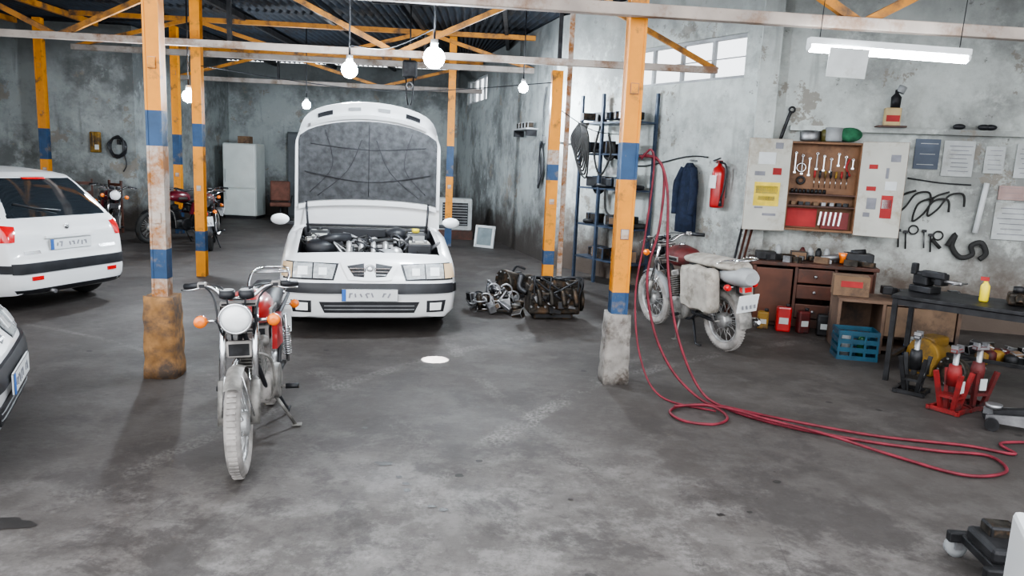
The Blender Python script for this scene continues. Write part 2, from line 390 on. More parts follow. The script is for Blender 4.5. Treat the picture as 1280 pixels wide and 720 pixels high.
# ------------------------------------------------------------ lights
BULB=E('bulb_glow',(.82,.92,1),120)
for (x,y,z,r,pw) in ((-1.8,8.0,2.60,.085,120),(-.78,6.8,2.60,.095,95),(.04,12,2.89,.075,130),(-4.5,10.3,2.42,.085,130),(-4.22,15,2.68,.08,160)):
    b=B('hanging_bulb')
    b.ball((0,0,0),r,BULB); b.cyl((0,0,r*.85),(0,0,r+.06),.035,PAPER); b.cyl((0,0,r+.05),(0,0,ZT-z),.010,BLACK)
    o=b.done(loc=(x,y,z))
    l=bpy.data.lights.new('bulb_light','POINT'); l.energy=pw; l.color=(.85,.93,1); l.shadow_soft_size=.1
    lo=bpy.data.objects.new('bulb_light',l); sc.collection.objects.link(lo); lo.location=(0,0,-.2); lo.parent=o
b=B('fluorescent_lamp')
b.box((0,0,.05),(1.16,.07,.05),PAPER,bev=.01); b.cyl((-.56,0,0),(.56,0,0),.026,E('tube_glow',(.9,.96,1),40)); b.cyl((-.58,0,.01),(-.56,0,.01),.028,PAPER); b.cyl((.56,0,.01),(.58,0,.01),.028,PAPER)
for x in (-.5,.5): b.cyl((x,0,.07),(x,0,1.54),.003,BLACK)
b.box((-.30,-.05,-.09),(.28,.004,.20),OLDP,rot=(.1,0,0))
b.done(loc=(2.61,5.5,2.59),rot=(0,.03,0))

# ------------------------------------------------------------ cars
def secpts(y,hw,zb,zs,hwt,zt):
    h=[(0,zb),(.6*hw,zb),(.9*hw,zb+.015),(.985*hw,zb+.09),(hw,zb+(zs-zb)*.5),(hw*.99,zs-.1*(zs-zb)-.02),(hw*.965,zs-.01),
       (hw*.95*(1-.12)+hwt*.12,zs+(zt-zs)*.12),(hwt,zs+(zt-zs)*.86),(.88*hwt,zs+(zt-zs)*.97),(.5*hwt,zt+.008),(0,zt+.012)]
    return [(x,y,z) for x,z in h]+[(-x,y,z) for x,z in h[-2:0:-1]]
def make_body(name,st,arches,ar,bay=None):
    dense=[]
    for i in range(len(st)-1):
        a=st[max(i-1,0)];p=st[i];q=st[i+1];d=st[min(i+2,len(st)-1)]
        for k in range(4):
            t=k/4; v=[]
            for j in range(6):
                lo,hi=min(p[j],q[j]),max(p[j],q[j])
                x=.5*((2*p[j])+(q[j]-a[j])*t+(2*a[j]-5*p[j]+4*q[j]-d[j])*t*t+(3*p[j]-a[j]-3*q[j]+d[j])*t**3)
                v.append(min(hi+.004,max(lo-.004,x)))
            dense.append(v)
    dense.append(st[-1])
    b=B(name); b.grid([secpts(*s) for s in dense],WHITE,closeu=True,cap=True)
    o=b.done(); o.data.polygons.foreach_set('use_smooth',[True]*len(o.data.polygons))
    bv=BVHTree.FromObject(o,bpy.context.evaluated_depsgraph_get())
    cut=B('cut')
    for ya,za in arches:
        for sx in (-1,1): cut.cyl((sx*.56,ya,za),(sx*1.1,ya,za),ar,BLACK,seg=36)
    if bay:
        y0,y1,w,z0=bay; cut.box((0,(y0+y1)/2,z0+.6),(2*w,y1-y0,1.2),DARKM)
    c=cut.done()
    md=o.modifiers.new('b','BOOLEAN'); md.object=c; md.operation='DIFFERENCE'; md.solver='EXACT'; md.material_mode='TRANSFER'
    bpy.context.view_layer.update()
    dg=bpy.context.evaluated_depsgraph_get(); me=bpy.data.meshes.new_from_object(o.evaluated_get(dg))
    o.modifiers.clear(); o.data=me; bpy.data.objects.remove(c)
    try: me.set_sharp_from_angle(angle=math.radians(38))
    except Exception: pass
    return o,bv
def car_wheel(b,x,y,r,sx):
    b.torus((x,y,r),r-.075,.075,RUB,'X',n=36,seg=12,flat=1.25)
    b.lathe([(.02,-.04),(r-.12,-.04),(r-.115,.05),(r-.14,.055),(r-.17,.02),(.07,.035),(.05,.06),(.01,.065)] if sx>0 else
            [(.01,-.065),(.05,-.06),(.07,-.035),(r-.17,-.02),(r-.14,-.055),(r-.115,-.05),(r-.12,.04),(.02,.04)],(x+sx*.03,y,r),GREY,'X',seg=28)
def plate(b,c,w=.50,h=.11,ny=-1):
    x,y,z=c
    b.box(c,(w,.015,h),PAPER,bev=.003)
    b.box((x-w*.46*(-ny),y+ny*.009,z),(w*.07,.004,h*.95),PRINTB)
    for k in range(8):
        if k==5: continue
        hh=h*R.uniform(.3,.5); b.box((x-w*.36+k*w*.1,y+ny*.009,z+R.uniform(-.005,.005)),(.014,.004,hh),PRINT,rot=(0,R.uniform(-.5,.5),0))
        if k%3==0: b.box((x-w*.36+k*w*.1+.012,y+ny*.009,z+hh*.4),(.03,.004,.012),PRINT)
def mirror(b,sx,y,z,hw):
    b.ball((sx*(hw+.07),y,z),.1,WHITE,(1.0,.55,.62)); b.box((sx*(hw-.03),y+.01,z-.04),(.12,.05,.04),BLACK,bev=.01)

def sedan(loc,rz,opened=True):
    root=bpy.data.objects.new('sedan_car',None); sc.collection.objects.link(root)
    S=[(0,.40,.26,.44,.34,.47),(.03,.60,.20,.50,.50,.53),(.09,.76,.18,.56,.64,.60),(.16,.82,.17,.64,.68,.70),(.30,.845,.17,.72,.70,.79),(.7,.855,.18,.80,.72,.87),
       (1.12,.86,.18,.87,.72,.93),(1.24,.86,.18,.88,.70,.97),(1.9,.865,.18,.90,.60,1.34),(2.3,.865,.18,.91,.58,1.40),(3.0,.865,.18,.92,.58,1.38),(3.35,.86,.18,.93,.60,1.28),
       (3.85,.85,.19,.94,.66,.99),(4.0,.845,.2,.93,.66,.97),(4.38,.80,.22,.88,.64,.93),(4.48,.74,.28,.78,.6,.82),(4.52,.62,.34,.60,.5,.63)]
    o,bv=make_body('body',S,[(.86,.31),(3.5,.31)],.36,(.28,1.18,.68,.42) if opened else None); o.parent=root
    b=B('trim')
    for s in (1,-1):
        def q(pts): return [(s*a,z) for a,z in pts]
        # wide tapering headlamp: dark bezel, round low beam reflector, lens, indicator
        b.patch(bv,q([(.29,.700),(.815,.715),(.835,.560),(.335,.552)]),'front',BLACK,14,4,.004,.03)
        b.patch(bv,q([(.315,.690),(.52,.702),(.525,.572),(.35,.565)]),'front',LENS,8,4,.014,.02)
        b.patch(bv,q([(.532,.702),(.705,.705),(.71,.575),(.537,.572)]),'front',LENS,8,4,.014,.02)
        b.patch(bv,q([(.715,.705),(.805,.705),(.82,.580),(.72,.575)]),'front',P('clear_indicator',(.62,.45,.28),.2,0,.05,coat=1),4,3,.014,.02)
        b.patch(bv,q([(.575,.675),(.665,.675),(.665,.60),(.575,.60)]),'front',LENSW,4,4,.019,.01)
        b.patch(bv,q([(.40,.665),(.475,.665),(.475,.60),(.40,.60)]),'front',LENSW,4,4,.019,.01)
        b.patch(bv,q([(.54,.365),(.73,.365),(.71,.25),(.54,.25)]),'front',BLACK,4,3,.006,.02)
        b.patch(bv,q([(.57,.345),(.69,.345),(.68,.27),(.57,.27)]),'front',LENSW,4,3,.014,.02)
        # white nose piece with V shaped grille opening
        b.patch(bv,[(s*.0,.755),(s*.285,.715),(s*.20,.560),(s*.0,.550)],'front',WHITE,8,4,.012,.03)
        b.patch(bv,[(s*.055,.705),(s*.215,.680),(s*.150,.590),(s*.055,.582)],'front',BLACK,6,4,.016,.02)
        for z,w in ((.600,.155),(.628,.175),(.656,.195)): b.patch(bv,[(s*.05,z+.010),(s*w,z+.008),(s*(w-.006),z-.002),(s*.05,z)],'front',CHROME,5,1,.026,.01)
    b.patch(bv,[(-.80,.53),(.80,.53),(.80,.435),(-.80,.435)],'front',BLACK,36,3,.02,.04)
    b.patch(bv,[(-.47,.355),(.47,.355),(.42,.25),(-.42,.25)],'front',BLACK,16,3,.008,.03)
    for z in (.28,.315): b.patch(bv,[(-.42,z+.006),(.42,z+.006),(.42,z),(-.42,z)],'front',GREY,12,1,.012,.01)
    b.torus((0,.095,.642),.048,.010,CHROME,'Y',n=20,seg=6); b.ball((0,.10,.642),.042,CHROME,(.7,.3,1))
    plate(b,(0,-.035,.425),.52,.115)
    b.patch(bv,[(-.52,1.32),(.52,1.32),(.66,.99),(-.66,.99)],'front',GLASS,12,8,.004,.01)
    b.patch(bv,[(-.52,1.32),(.52,1.32),(.62,1.02),(-.62,1.02)],'rear',GLASS,12,8,.004,.01)
    for s in (1,-1):
        b.patch(bv,[(2.0,1.33),(2.42,1.36),(2.42,.96),(1.5,.96)],'side',GLASS,8,6,.004,.01,sgn=s)
        b.patch(bv,[(2.5,1.36),(3.0,1.34),(3.25,.98),(2.5,.96)],'side',GLASS,8,6,.004,.01,sgn=s)
        b.patch(bv,[(1.3,.56),(3.1,.56),(3.1,.50),(1.3,.50)],'side',BLACK,16,1,.01,.01,sgn=s)
        b.patch(bv,[(.12,.52),(.48,.52),(.48,.44),(.12,.44)],'side',BLACK,8,1,.014,.02,sgn=s)
        b.patch(bv,[(s*.5,.84),(s*.74,.84),(s*.74,.66),(s*.5,.66)],'rear',REDL,5,4,.01,.02)
        mirror(b,s,1.45,1.00,.87)
        for y in (.86,3.5): car_wheel(b,s*.74,y,.31,s)
    b.patch(bv,[(-.74,.5),(.74,.5),(.74,.42),(-.74,.42)],'rear',BLACK,20,2,.012,.03)
    t=b.done(); t.parent=root
    if opened:
        b=B('engine_bay'); CR=P('cream_plastic',(.55,.53,.48),.5)
        b.box((0,.31,.68),(1.34,.06,.10),BLACK,bev=.01)
        b.box((0,.33,.755),(1.36,.09,.03),WHITE,bev=.008)
        b.box((0,.70,.66),(.66,.40,.26),SILV,bev=.03)
        b.box((-.02,.66,.82),(.56,.16,.07),SILV,bev=.02)
        for k in range(4): b.tube([(-.2+.12*k,.62,.83),(-.2+.12*k,.50,.85),(-.2+.12*k,.43,.76)],.028,SILV,sub=4)
        for k in range(6): b.box((-.24+.1*k,.66,.862),(.03,.18,.012),STEEL)
        b.cyl((-.24,.76,.85),(-.24,.76,.91),.045,BLACK)
        b.box((.50,.58,.76),(.24,.26,.20),BLACK,bev=.015); b.box((.50,.58,.865),(.22,.24,.015),CR,bev=.005)
        for x in (.44,.56): b.cyl((x,.50,.87),(x,.50,.90),.018,STEEL)
        b.lathe([(.13,0),(.15,.03),(.15,.1),(.1,.13),(.03,.14)],(-.47,.54,.75),BLACK)
        b.tube([(-.46,.56,.87),(-.36,.48,.90),(-.2,.60,.90)],.05,BLACK,sub=5)
        b.box((-.50,.95,.86),(.22,.16,.16),P('reservoir_white',(.66,.68,.64),.4),bev=.03); b.cyl((-.5,.95,.94),(-.5,.95,.97),.035,BLACK)
        b.box((.50,.98,.86),(.24,.14,.14),GREY,bev=.03); b.cyl((.5,.98,.93),(.5,.98,.97),.04,YP)
        b.lathe([(.10,0),(.12,.03),(.12,.08),(.03,.12)],(.30,1.0,.86),BLACK)
        b.ball((.26,.44,.76),.075,SILV); b.cyl((.10,.42,.75),(.26,.42,.75),.065,GREY)
        b.tube([(-.1,.38,.76),(.0,.55,.86),(.2,.62,.88),(.3,.8,.84)],.022,RUB,sub=5)
        for k in range(26):
            x=R.uniform(-.6,.6);y=R.uniform(.42,1.05)
            b.tube([(x,y,.76),(x+R.uniform(-.15,.15),y+R.uniform(-.1,.1),.90+R.uniform(-.03,.03)),(x+R.uniform(-.25,.25),y+R.uniform(-.15,.1),.78)],R.choice((.008,.012,.018)),R.choice((BLACK,BLACK,STEEL,RUB,SILV)),sub=5,seg=6)
        for k in range(34):
            x=R.uniform(-.62,.62);y=R.uniform(.42,1.08);b.box((x,y,R.uniform(.76,.86)),(R.uniform(.03,.10),R.uniform(.04,.09),R.uniform(.04,.08)),R.choice((BLACK,SILV,STEEL,GREY,DARKM,CR,SILV)),bev=.008,rot=(0,0,R.uniform(-.5,.5)))
        b.box((0,1.14,.90),(1.34,.05,.1),BLACK,bev=.01)
        b.box((0,1.22,.975),(1.3,.14,.02),BLACK,bev=.005)
        for s in (1,-1): b.tube([(s*.5,1.24,.985),(s*.2,1.27,1.0),(-s*.05+.05,1.29,1.01)],.01,BLACK)
        t=b.done(); t.parent=root
        b=B('hood')
        a=math.radians(75); dv=Vector((0,-math.cos(a),math.sin(a))); nr=Vector((0,-math.sin(a),-math.cos(a)))
        h0=Vector((0,1.17,.97))
        def hp(u,v,off=0):
            w=.775-.01*math.cos(v*pi*.5)-.045*v-.07*max(0,v-.8)/.2*abs(u)**6
            ln=1.34-.15*u*u-.06*abs(u)**6
            lip=.12*max(0,v-.86)/.14 + .06*max(0,abs(u)-.85)/.15
            return h0+Vector((u*w,0,0))+dv*(v*ln)+nr*(lip-.05*(1-u*u)+off)
        nu,nv=28,22
        F=[[hp(-1+2*i/nu,j/nv) for i in range(nu+1)] for j in range(nv+1)]
        K=[[hp(-1+2*i/nu,j/nv,-.03) for i in range(nu+1)] for j in range(nv+1)]
        b.grid(F,WHITE);b.grid(K,WHITE)
        ring=[(0,i) for i in range(nu+1)]+[(j,nu) for j in range(1,nv+1)]+[(nv,i) for i in range(nu-1,-1,-1)]+[(j,0) for j in range(nv-1,0,-1)]
        b.grid([[F[j][i] for j,i in ring],[K[j][i] for j,i in ring]],WHITE,closeu=True)
        def slab(u0,u1,v0,v1,o0,mt,n=16):
            G=[[hp(u0+(u1-u0)*i/n,v0+(v1-v0)*j/n,o0) for i in range(n+1)] for j in range(n+1)]
            H=[[p-nr*(.02) for p in r] for r in G]; b.grid(G,mt)
            rg=[(0,i) for i in range(n+1)]+[(j,n) for j in range(1,n+1)]+[(n,i) for i in range(n-1,-1,-1)]+[(j,0) for j in range(n-1,0,-1)]
            b.grid([[G[j][i] for j,i in rg],[H[j][i] for j,i in rg]],mt,closeu=True,smooth=False)
        slab(-.95,.95,.22,.84,.022,PADM)
        slab(-.95,.95,.17,.212,.03,WHITE)
        for s in (-1,1): slab(s*.995,s*.96,.2,.9,.03,WHITE)
        slab(-.80,.80,.865,.90,.04,WHITE)
        DK=P('pad_seam',(.03,.03,.035),.9)
        for pts in (((-.7,.26),(-.3,.45),(-.1,.7)),((.7,.26),(.3,.45),(.1,.7)),((-.88,.5),(0,.36),(.88,.5)),((-.6,.80),(-.5,.50),(-.8,.3)),((.6,.80),(.5,.50),(.8,.3)),((-.8,.72),(0,.62),(.8,.72)),((0,.24),(0,.82))):
            b.tube([hp(u,v,.022) for u,v in pts],.004,DK,sub=5,seg=6)
        for s in (-1,1):
            slab(s*.70,s*.50,.915,.955,.010,BLACK,6); slab(s*.28,s*.12,.93,.96,.010,GREY,6)
            b.cyl((s*.62,1.06,.90),hp(s*.85,.22,.02),.012,BLACK)
        t=b.done(); t.parent=root
    root.location=loc; root.rotation_euler=(0,0,rz); return root

def hatch(loc,rz):
    root=bpy.data.objects.new('hatchback_car',None); sc.collection.objects.link(root)
    Ln=3.83
    S=[(0,.40,.26,.46,.34,.49),(.05,.64,.20,.54,.50,.58),(.14,.76,.18,.62,.62,.66),(.4,.81,.17,.74,.66,.79),(.95,.825,.17,.86,.66,.93),(1.1,.825,.17,.87,.64,.99),(1.65,.83,.17,.90,.58,1.34),
       (2.0,.83,.17,.91,.57,1.42),(2.7,.83,.17,.92,.57,1.43),(3.1,.825,.18,.93,.57,1.40),(3.28,.81,.18,.93,.56,1.35),(3.52,.77,.18,.93,.60,1.12),(3.63,.74,.19,.92,.62,.98),(3.72,.71,.20,.80,.60,.84),(3.76,.69,.21,.60,.58,.63),(3.81,.62,.24,.54,.54,.57),(Ln,.48,.28,.50,.42,.52)]
    o,bv=make_body('body',S,[(.72,.30),(3.16,.30)],.345); o.parent=root
    b=B('trim')
    b.patch(bv,[(-.53,1.34),(.53,1.34),(.66,.965),(-.66,.965)],'rear',GLASS,14,10,.006,.02)
    b.patch(bv,[(-.50,1.40),(.50,1.40),(.52,1.36),(-.52,1.36)],'rear',WHITE,10,2,.03,.03)
    b.patch(bv,[(-.13,1.35),(.13,1.35),(.13,1.33),(-.13,1.33)],'rear',REDL,4,1,.02,.02)
    for s in (1,-1):
        b.patch(bv,[(s*.58,.89),(s*.725,.91),(s*.715,.74),(s*.62,.74)],'rear',REDL,8,6,.012,.03)
        b.patch(bv,[(3.42,.93),(3.70,.86),(3.70,.74),(3.50,.74)],'side',REDL,6,5,.012,.03,sgn=s)
        b.patch(bv,[(1.75,1.33),(2.35,1.37),(2.35,.97),(1.3,.96)],'side',GLASS,8,6,.004,.01,sgn=s)
        b.patch(bv,[(2.43,1.37),(3.0,1.34),(3.3,1.08),(2.43,.97)],'side',GLASS,8,6,.004,.01,sgn=s)
        b.patch(bv,[(1.1,.50),(2.8,.50),(2.8,.43),(1.1,.43)],'side',BLACK,14,1,.01,.01,sgn=s)
        b.patch(bv,[(3.50,.52),(3.80,.52),(3.80,.44),(3.50,.44)],'side',BLACK,8,1,.012,.02,sgn=s)
        b.patch(bv,[(s*.40,.40),(s*.52,.40),(s*.52,.36),(s*.40,.36)],'rear',REDL,3,2,.012,.02)
        b.patch(bv,[(s*.4,.66),(s*.72,.72),(s*.72,.58),(s*.42,.54)],'front',LENS,6,4,.01,.02)
        mirror(b,s,1.3,1.0,.84)
        for y in (.72,3.16): car_wheel(b,s*.71,y,.30,s)
    b.patch(bv,[(-.68,.535),(.68,.535),(.68,.43),(-.68,.43)],'rear',BLACK,26,3,.014,.04)
    b.patch(bv,[(-.66,.27),(.66,.27),(.62,.215),(-.62,.215)],'rear',BLACK,20,2,.008,.04)
    b.patch(bv,[(-.52,1.33),(.52,1.33),(.62,.99),(-.62,.99)],'front',GLASS,10,6,.004,.01)
    b.patch(bv,[(-.35,.36),(.35,.36),(.32,.26),(-.32,.26)],'front',BLACK,10,3,.008,.03)
    plate(b,(0,3.775,.69),.50,.11,ny=1)
    b.patch(bv,[(-.28,.78),(.28,.78),(.28,.755),(-.28,.755)],'rear',WHITE,6,1,.03,.03)
    b.ball((0,3.73,.86),.03,CHROME,(1,.3,1))
    b.patch(bv,[(-.58,.645),(-.36,.645),(-.36,.615),(-.58,.615)],'rear',CHROME,6,1,.008,.01)
    b.patch(bv,[(.36,.645),(.54,.645),(.54,.615),(.36,.615)],'rear',CHROME,6,1,.008,.01)
    b.tube([(0,3.66,1.02),(.25,3.60,1.05),(.45,3.56,1.10)],.01,BLACK)
    b.tube([(.3,3.76,.24),(.3,3.87,.23)],.022,STEEL)
    t=b.done(); t.parent=root
    root.rotation_euler=(0,0,rz); off=Matrix.Rotation(rz,3,'Z')@Vector((0,Ln,0)); root.location=Vector(loc)-off
    return root
sedan((-1.34,6.88,0),math.radians(12.5),True)
hatch((-4.59,7.68,0),math.radians(-106))
sedan((-2.78,4.0,0),math.radians(116),False)

# ------------------------------------------------------------ motorcycles
def moto(loc,rz,tank,lean=.09,bags=False,tire=RUB,metal=STEEL,rackp=True,steer=0,name='motorcycle',bar=1.0):
    b=B(name); R0=.30; fy,ry=-.62,.62
    base=Matrix.Identity(4)
    def wheel(y):
        b.torus((0,y,R0),R0-.042,.042,tire,'X',n=48,seg=12)
        b.torus((0,y,R0),R0-.085,.014,metal if tire is RUB else SILV,'X',n=48,seg=8,flat=1.9)
        for s in (-1,1):
            for k in range(14):
                a=2*pi*k/14+s*.11; a2=a+.35*(1 if k%2 else -1)
                b.cyl((s*.035,y+.05*math.cos(a2),R0+.05*math.sin(a2)),(s*.008,y+(R0-.09)*math.cos(a),R0+(R0-.09)*math.sin(a)),.0028,SILV,seg=5)
        b.lathe([(.03,-.06),(.06,-.05),(.075,-.04),(.075,.04),(.06,.05),(.03,.06)],(0,y,R0),SILV,'X')
        b.cyl((-.11,y,R0),(.11,y,R0),.011,metal)
        for k in range(60):
            a=2*pi*k/60
            b.M=base@Matrix.Translation((0,y,R0))@Matrix.Rotation(a,4,'X'); b.box((0,0,R0+.0),(.045,.014,.008),tire); b.M=base
    hd=Vector((0,-.34,.80)); stM=Matrix.Translation(hd)@Matrix.Rotation(steer,4,'Z')@Matrix.Translation(-hd)
    base=stM; b.M=base; wheel(fy)
    for s in (-1,1):
        b.cyl((s*.085,fy,R0),(s*.085,-.53,.52),.026,DUSTM); b.cyl((s*.085,-.53,.52),(s*.085,-.36,.92),.018,CHROME)
        b.tube([(s*.085,-.39,.86),(s*.10,-.44,.85),(s*.10,-.47,.85)],.014,BLACK)
        b.cyl((s*.10,-.45,.85),(s*.17,-.45,.85),.010,CHROME); b.lathe([(.012,-.03),(.033,-.025),(.036,.01),(.02,.03)],(s*.19,-.455,.85),ORANGE,'Y',seg=16)
        b.tube([(0,-.36,.96),(s*.09*bar,-.36,.97),(s*.17*bar,-.33,1.02),(s*.28*bar,-.26,1.025),(s*.36*bar,-.20,1.01)],.012,CHROME,sub=5)
        b.cyl((s*.26*bar,-.275,1.025),(s*.37*bar,-.195,1.01),.019,BLACK)
        b.tube([(s*.25*bar,-.32,1.02),(s*.30*bar,-.33,1.01),(s*.38*bar,-.27,1.0)],.006,CHROME,sub=3)
        b.box((s*.24*bar,-.30,1.03),(.05,.05,.04),BLACK,bev=.01)
        b.tube([(s*.24*bar,-.29,1.03),(s*.12,-.43,.98),(s*.09,-.47,.8),(s*.05,-.3,.65)],.006,BLACK,sub=5)
        b.tube([(s*.20*bar,-.29,1.03),(s*.07,-.44,1.03),(s*.04,-.46,.9),(s*.04,-.40,.7)],.005,BLACK,sub=5)
    b.box((0,-.36,.93),(.20,.06,.03),DARKM,bev=.01); b.box((0,-.40,.78),(.20,.06,.03),DARKM,bev=.01); b.box((0,-.44,.68),(.14,.05,.10),DARKM,bev=.015)
    b.lathe([(.03,.10),(.070,.06),(.086,0),(.088,-.03),(.082,-.035)],(0,-.50,.875),BLACK,'Y',seg=28)
    b.torus((0,-.535,.875),.082,.008,CHROME,'Y',n=32,seg=8)
    b.lathe([(.080,0),(.065,-.018),(.04,-.028),(.005,-.031)],(0,-.535,.875),LENSW,'Y',seg=28)
    for s in (-1,1):
        b.lathe([(.025,-.03),(.042,-.02),(.042,.02)],(s*.05,-.43,1.0),BLACK,'Z'); b.lathe([(.037,0),(.03,.006)],(s*.05,-.43,1.021),GREY,'Z')
    rows=[]
    for k in range(15):
        a=math.radians(10+k*(128-10)/14); rr=R0+.028
        rows.append([(f*.042,fy+(rr-.016*f*f)*math.cos(a),R0+(rr-.016*f*f)*math.sin(a)) for f in (-1,-.66,-.33,0,.33,.66,1)])
    b.grid(rows,GREY if bags else metal)
    for s in (-1,1): b.cyl((s*.042,fy+.16,R0+.27),(s*.085,fy,R0+.02),.005,CHROME,seg=6); b.cyl((s*.042,fy-.1,R0+.30),(s*.085,fy,R0+.02),.005,CHROME,seg=6)
    base=Matrix.Identity(4); b.M=base
    wheel(ry)
    for s in (-1,1):
        b.tube([(0,-.33,.78),(s*.06,-.2,.5),(s*.10,-.05,.26),(s*.10,.25,.26),(s*.10,.4,.5)],.014,BLACK,sub=4)
        b.tube([(0,-.33,.84),(s*.06,.1,.72),(s*.10,.4,.70),(s*.11,.85,.76)],.014,BLACK,sub=4)
        b.cyl((s*.10,.25,.32),(s*.09,ry,R0),.018,BLACK)
        b.cyl((s*.12,ry,R0+.01),(s*.13,.50,.68),.013,CHROME)
        for k in range(12):
            t=.2+k*.05; b.torus((s*(.12+.01*t),ry-.12*t,R0+.37*t),.026,.005,CHROME,'Z',n=12,seg=5)
        b.cyl((s*.1,.1,.28),(s*.24,.1,.28),.010,metal); b.cyl((s*.17,.1,.28),(s*.25,.1,.28),.018,BLACK)
        if not bags: b.tube([(s*.03,-.30,.62),(s*.13,-.26,.58),(s*.15,-.22,.45),(s*.13,-.18,.30),(s*.06,-.12,.27)],.008,DUSTM,sub=4)
    b.cyl((0,-.37,.92),(0,-.31,.74),.028,BLACK)
    prof=[(-.30,.02,.02),(-.27,.08,.07),(-.18,.125,.11),(-.05,.14,.13),(.08,.125,.115),(.16,.09,.085),(.20,.03,.03)]
    rows=[[(w*math.cos(2*pi*k/20),y,.83+.03*(-y)+h*max(-.6,math.sin(2*pi*k/20))) for k in range(20)] for y,w,h in prof]
    b.grid(rows,tank,closeu=True,cap=True); b.cyl((0,-.07,.955),(0,-.07,.975),.035,CHROME)
    for s in (-1,1): b.box((s*.134,-.05,.83),(.02,.2,.05),CHROME,bev=.008)
    rows=[[(w*math.cos(2*pi*k/16)*(1 if math.sin(2*pi*k/16)<.3 else .95),y,zt-.055+.055*max(-1,min(1,1.4*math.sin(2*pi*k/16)))) for k in range(16)] for y,w,zt in ((.12,.06,.80),(.18,.10,.835),(.35,.125,.84),(.5,.12,.86),(.72,.115,.89),(.80,.08,.87))]
    b.grid(rows,BLACK,closeu=True,cap=True)
    for s in (-1,1): b.prism([(.15,.52),(.42,.50),(.40,.72),(.2,.74)],s*.03,tank,'YZ',at=s*.09)
    b.box((0,.02,.33),(.22,.34,.18),metal,bev=.04,smooth=True); b.lathe([(.11,-.14),(.12,-.1),(.12,.1),(.11,.14)],(0,.08,.33),metal,'X')
    for k in range(9): b.box((0,-.09-k*.006,.44+k*.022),(.17-.004*k,.16,.010),metal,rot=(.25,0,0))
    b.box((0,-.11,.54),(.1,.1,.22),GREASE,rot=(.25,0,0)); b.box((0,-.13,.66),(.12,.13,.06),metal,bev=.015,rot=(.25,0,0))
    b.ball((.05,.06,.6),.04,metal); b.box((0,.22,.62),(.14,.14,.12),BLACK,bev=.02)
    b.tube([(-.03,-.17,.6),(-.07,-.28,.5),(-.11,-.24,.3),(-.13,0,.22),(-.15,.35,.25)],.019,CHROME,sub=6,seg=10)
    b.tube([(-.15,.33,.25),(-.155,.42,.262),(-.165,.85,.31),(-.165,.93,.32)],[.02,.04,.042,.02],CHROME,sub=3,seg=14)
    rows=[]
    for k in range(15):
        a=math.radians(-5+k*130/14); rr=R0+.05
        rows.append([(f*.07,ry+(rr-.02*f*f)*math.cos(a),R0+.02+(rr-.02*f*f)*math.sin(a)) for f in (-1,-.6,-.2,.2,.6,1)])
    b.grid(rows,metal)
    b.box((0,ry+.32,.66),(.11,.07,.075),REDL,bev=.015); b.box((0,ry+.27,.66),(.09,.06,.09),BLACK)
    for s in (-1,1): b.cyl((0,ry+.24,.68),(s*.14,ry+.24,.68),.008,CHROME); b.lathe([(.012,-.03),(.03,-.025),(.033,.01),(.02,.03)],(s*.15,ry+.25,.68),ORANGE if not bags else REDL,'Y',seg=14)
    b.box((0,ry+.35,.53),(.22,.01,.17),PAPER,rot=(-.25,0,0))
    for k in range(4):
        b.box((-.07+.045*k,ry+.362,.50),(.014,.006,.04),PRINT,rot=(-.25,.3,0)); b.box((-.05+.04*k,ry+.347,.57),(.013,.006,.035),PRINT,rot=(-.25,0,0))
    if rackp:
        for s in (-1,1): b.tube([(s*.12,.55,.82),(s*.13,.8,.92),(s*.08,1.0,.94),(0,1.02,.94)],.009,CHROME,sub=4)
        for y in (.85,.93): b.cyl((-.12,y,.925),(.12,y,.925),.006,CHROME)
    b.cyl((.1,.05,.25),(.22,.12,max(.0,.21*lean)),.011,metal); b.box((.225,.12,.005+max(0,.22*lean)),(.06,.04,.01),metal)
    for s in (-1,1): b.tube([(s*.07,.22,.26),(s*.14,.36,.02),(s*.14,.44,.02)],.012,BLACK)
    if bags:
        for s in (-1,1):
            rows=[]
            for x,q in ((.12,.9),(.15,1),(.24,1),(.27,.88)):
                rows.append([(s*x,.50+.24*q*max(-1,min(1,1.35*math.cos(2*pi*k/24))),.62+.21*q*max(-1,min(1,1.35*math.sin(2*pi*k/24)))+.012*math.sin(k*2.1)) for k in range(24)])
            b.grid(rows,CLOTH,closeu=True,cap=True)
        rows=[[(w*math.cos(2*pi*k/16),y,.86+h*math.sin(2*pi*k/16)) for k in range(16)] for y,w,h in ((.10,.10,.03),(.2,.15,.05),(.6,.16,.05),(.80,.15,.05),(.9,.10,.03))]
        b.grid(rows,CLOTH,closeu=True,cap=True)
        rows=[[(w*math.cos(2*pi*k/16),y,.77+h*math.sin(2*pi*k/16)) for k in range(16)] for y,w,h in ((.62,.12,.06),(.8,.14,.09),(.95,.13,.09),(1.03,.08,.06))]
        b.grid(rows,GREY,closeu=True,cap=True)
    return b.done(loc=loc,rot=(0,lean,rz),scale=1)
o=moto((-1.525,4.33,0),math.radians(10),RED,lean=-.035,tire=DRUB,metal=DUSTM,bar=.82,steer=.06); o.scale=(.98,.98,.95)
moto((1.86,7.62,0),math.radians(180+22),REDD,lean=.10,bags=True,tire=DRUB,metal=DUSTM)
moto((-7.35,13.3,0),math.radians(35),P('maroon',(.12,.01,.02),.3),lean=.1,metal=DARKM)
moto((-6.35,13.9,0),math.radians(-25),P('maroon',(.12,.01,.02),.3),lean=.1,metal=DARKM)
moto((-5.45,13.3,0),math.radians(200),REDD,lean=.1,metal=DARKM)

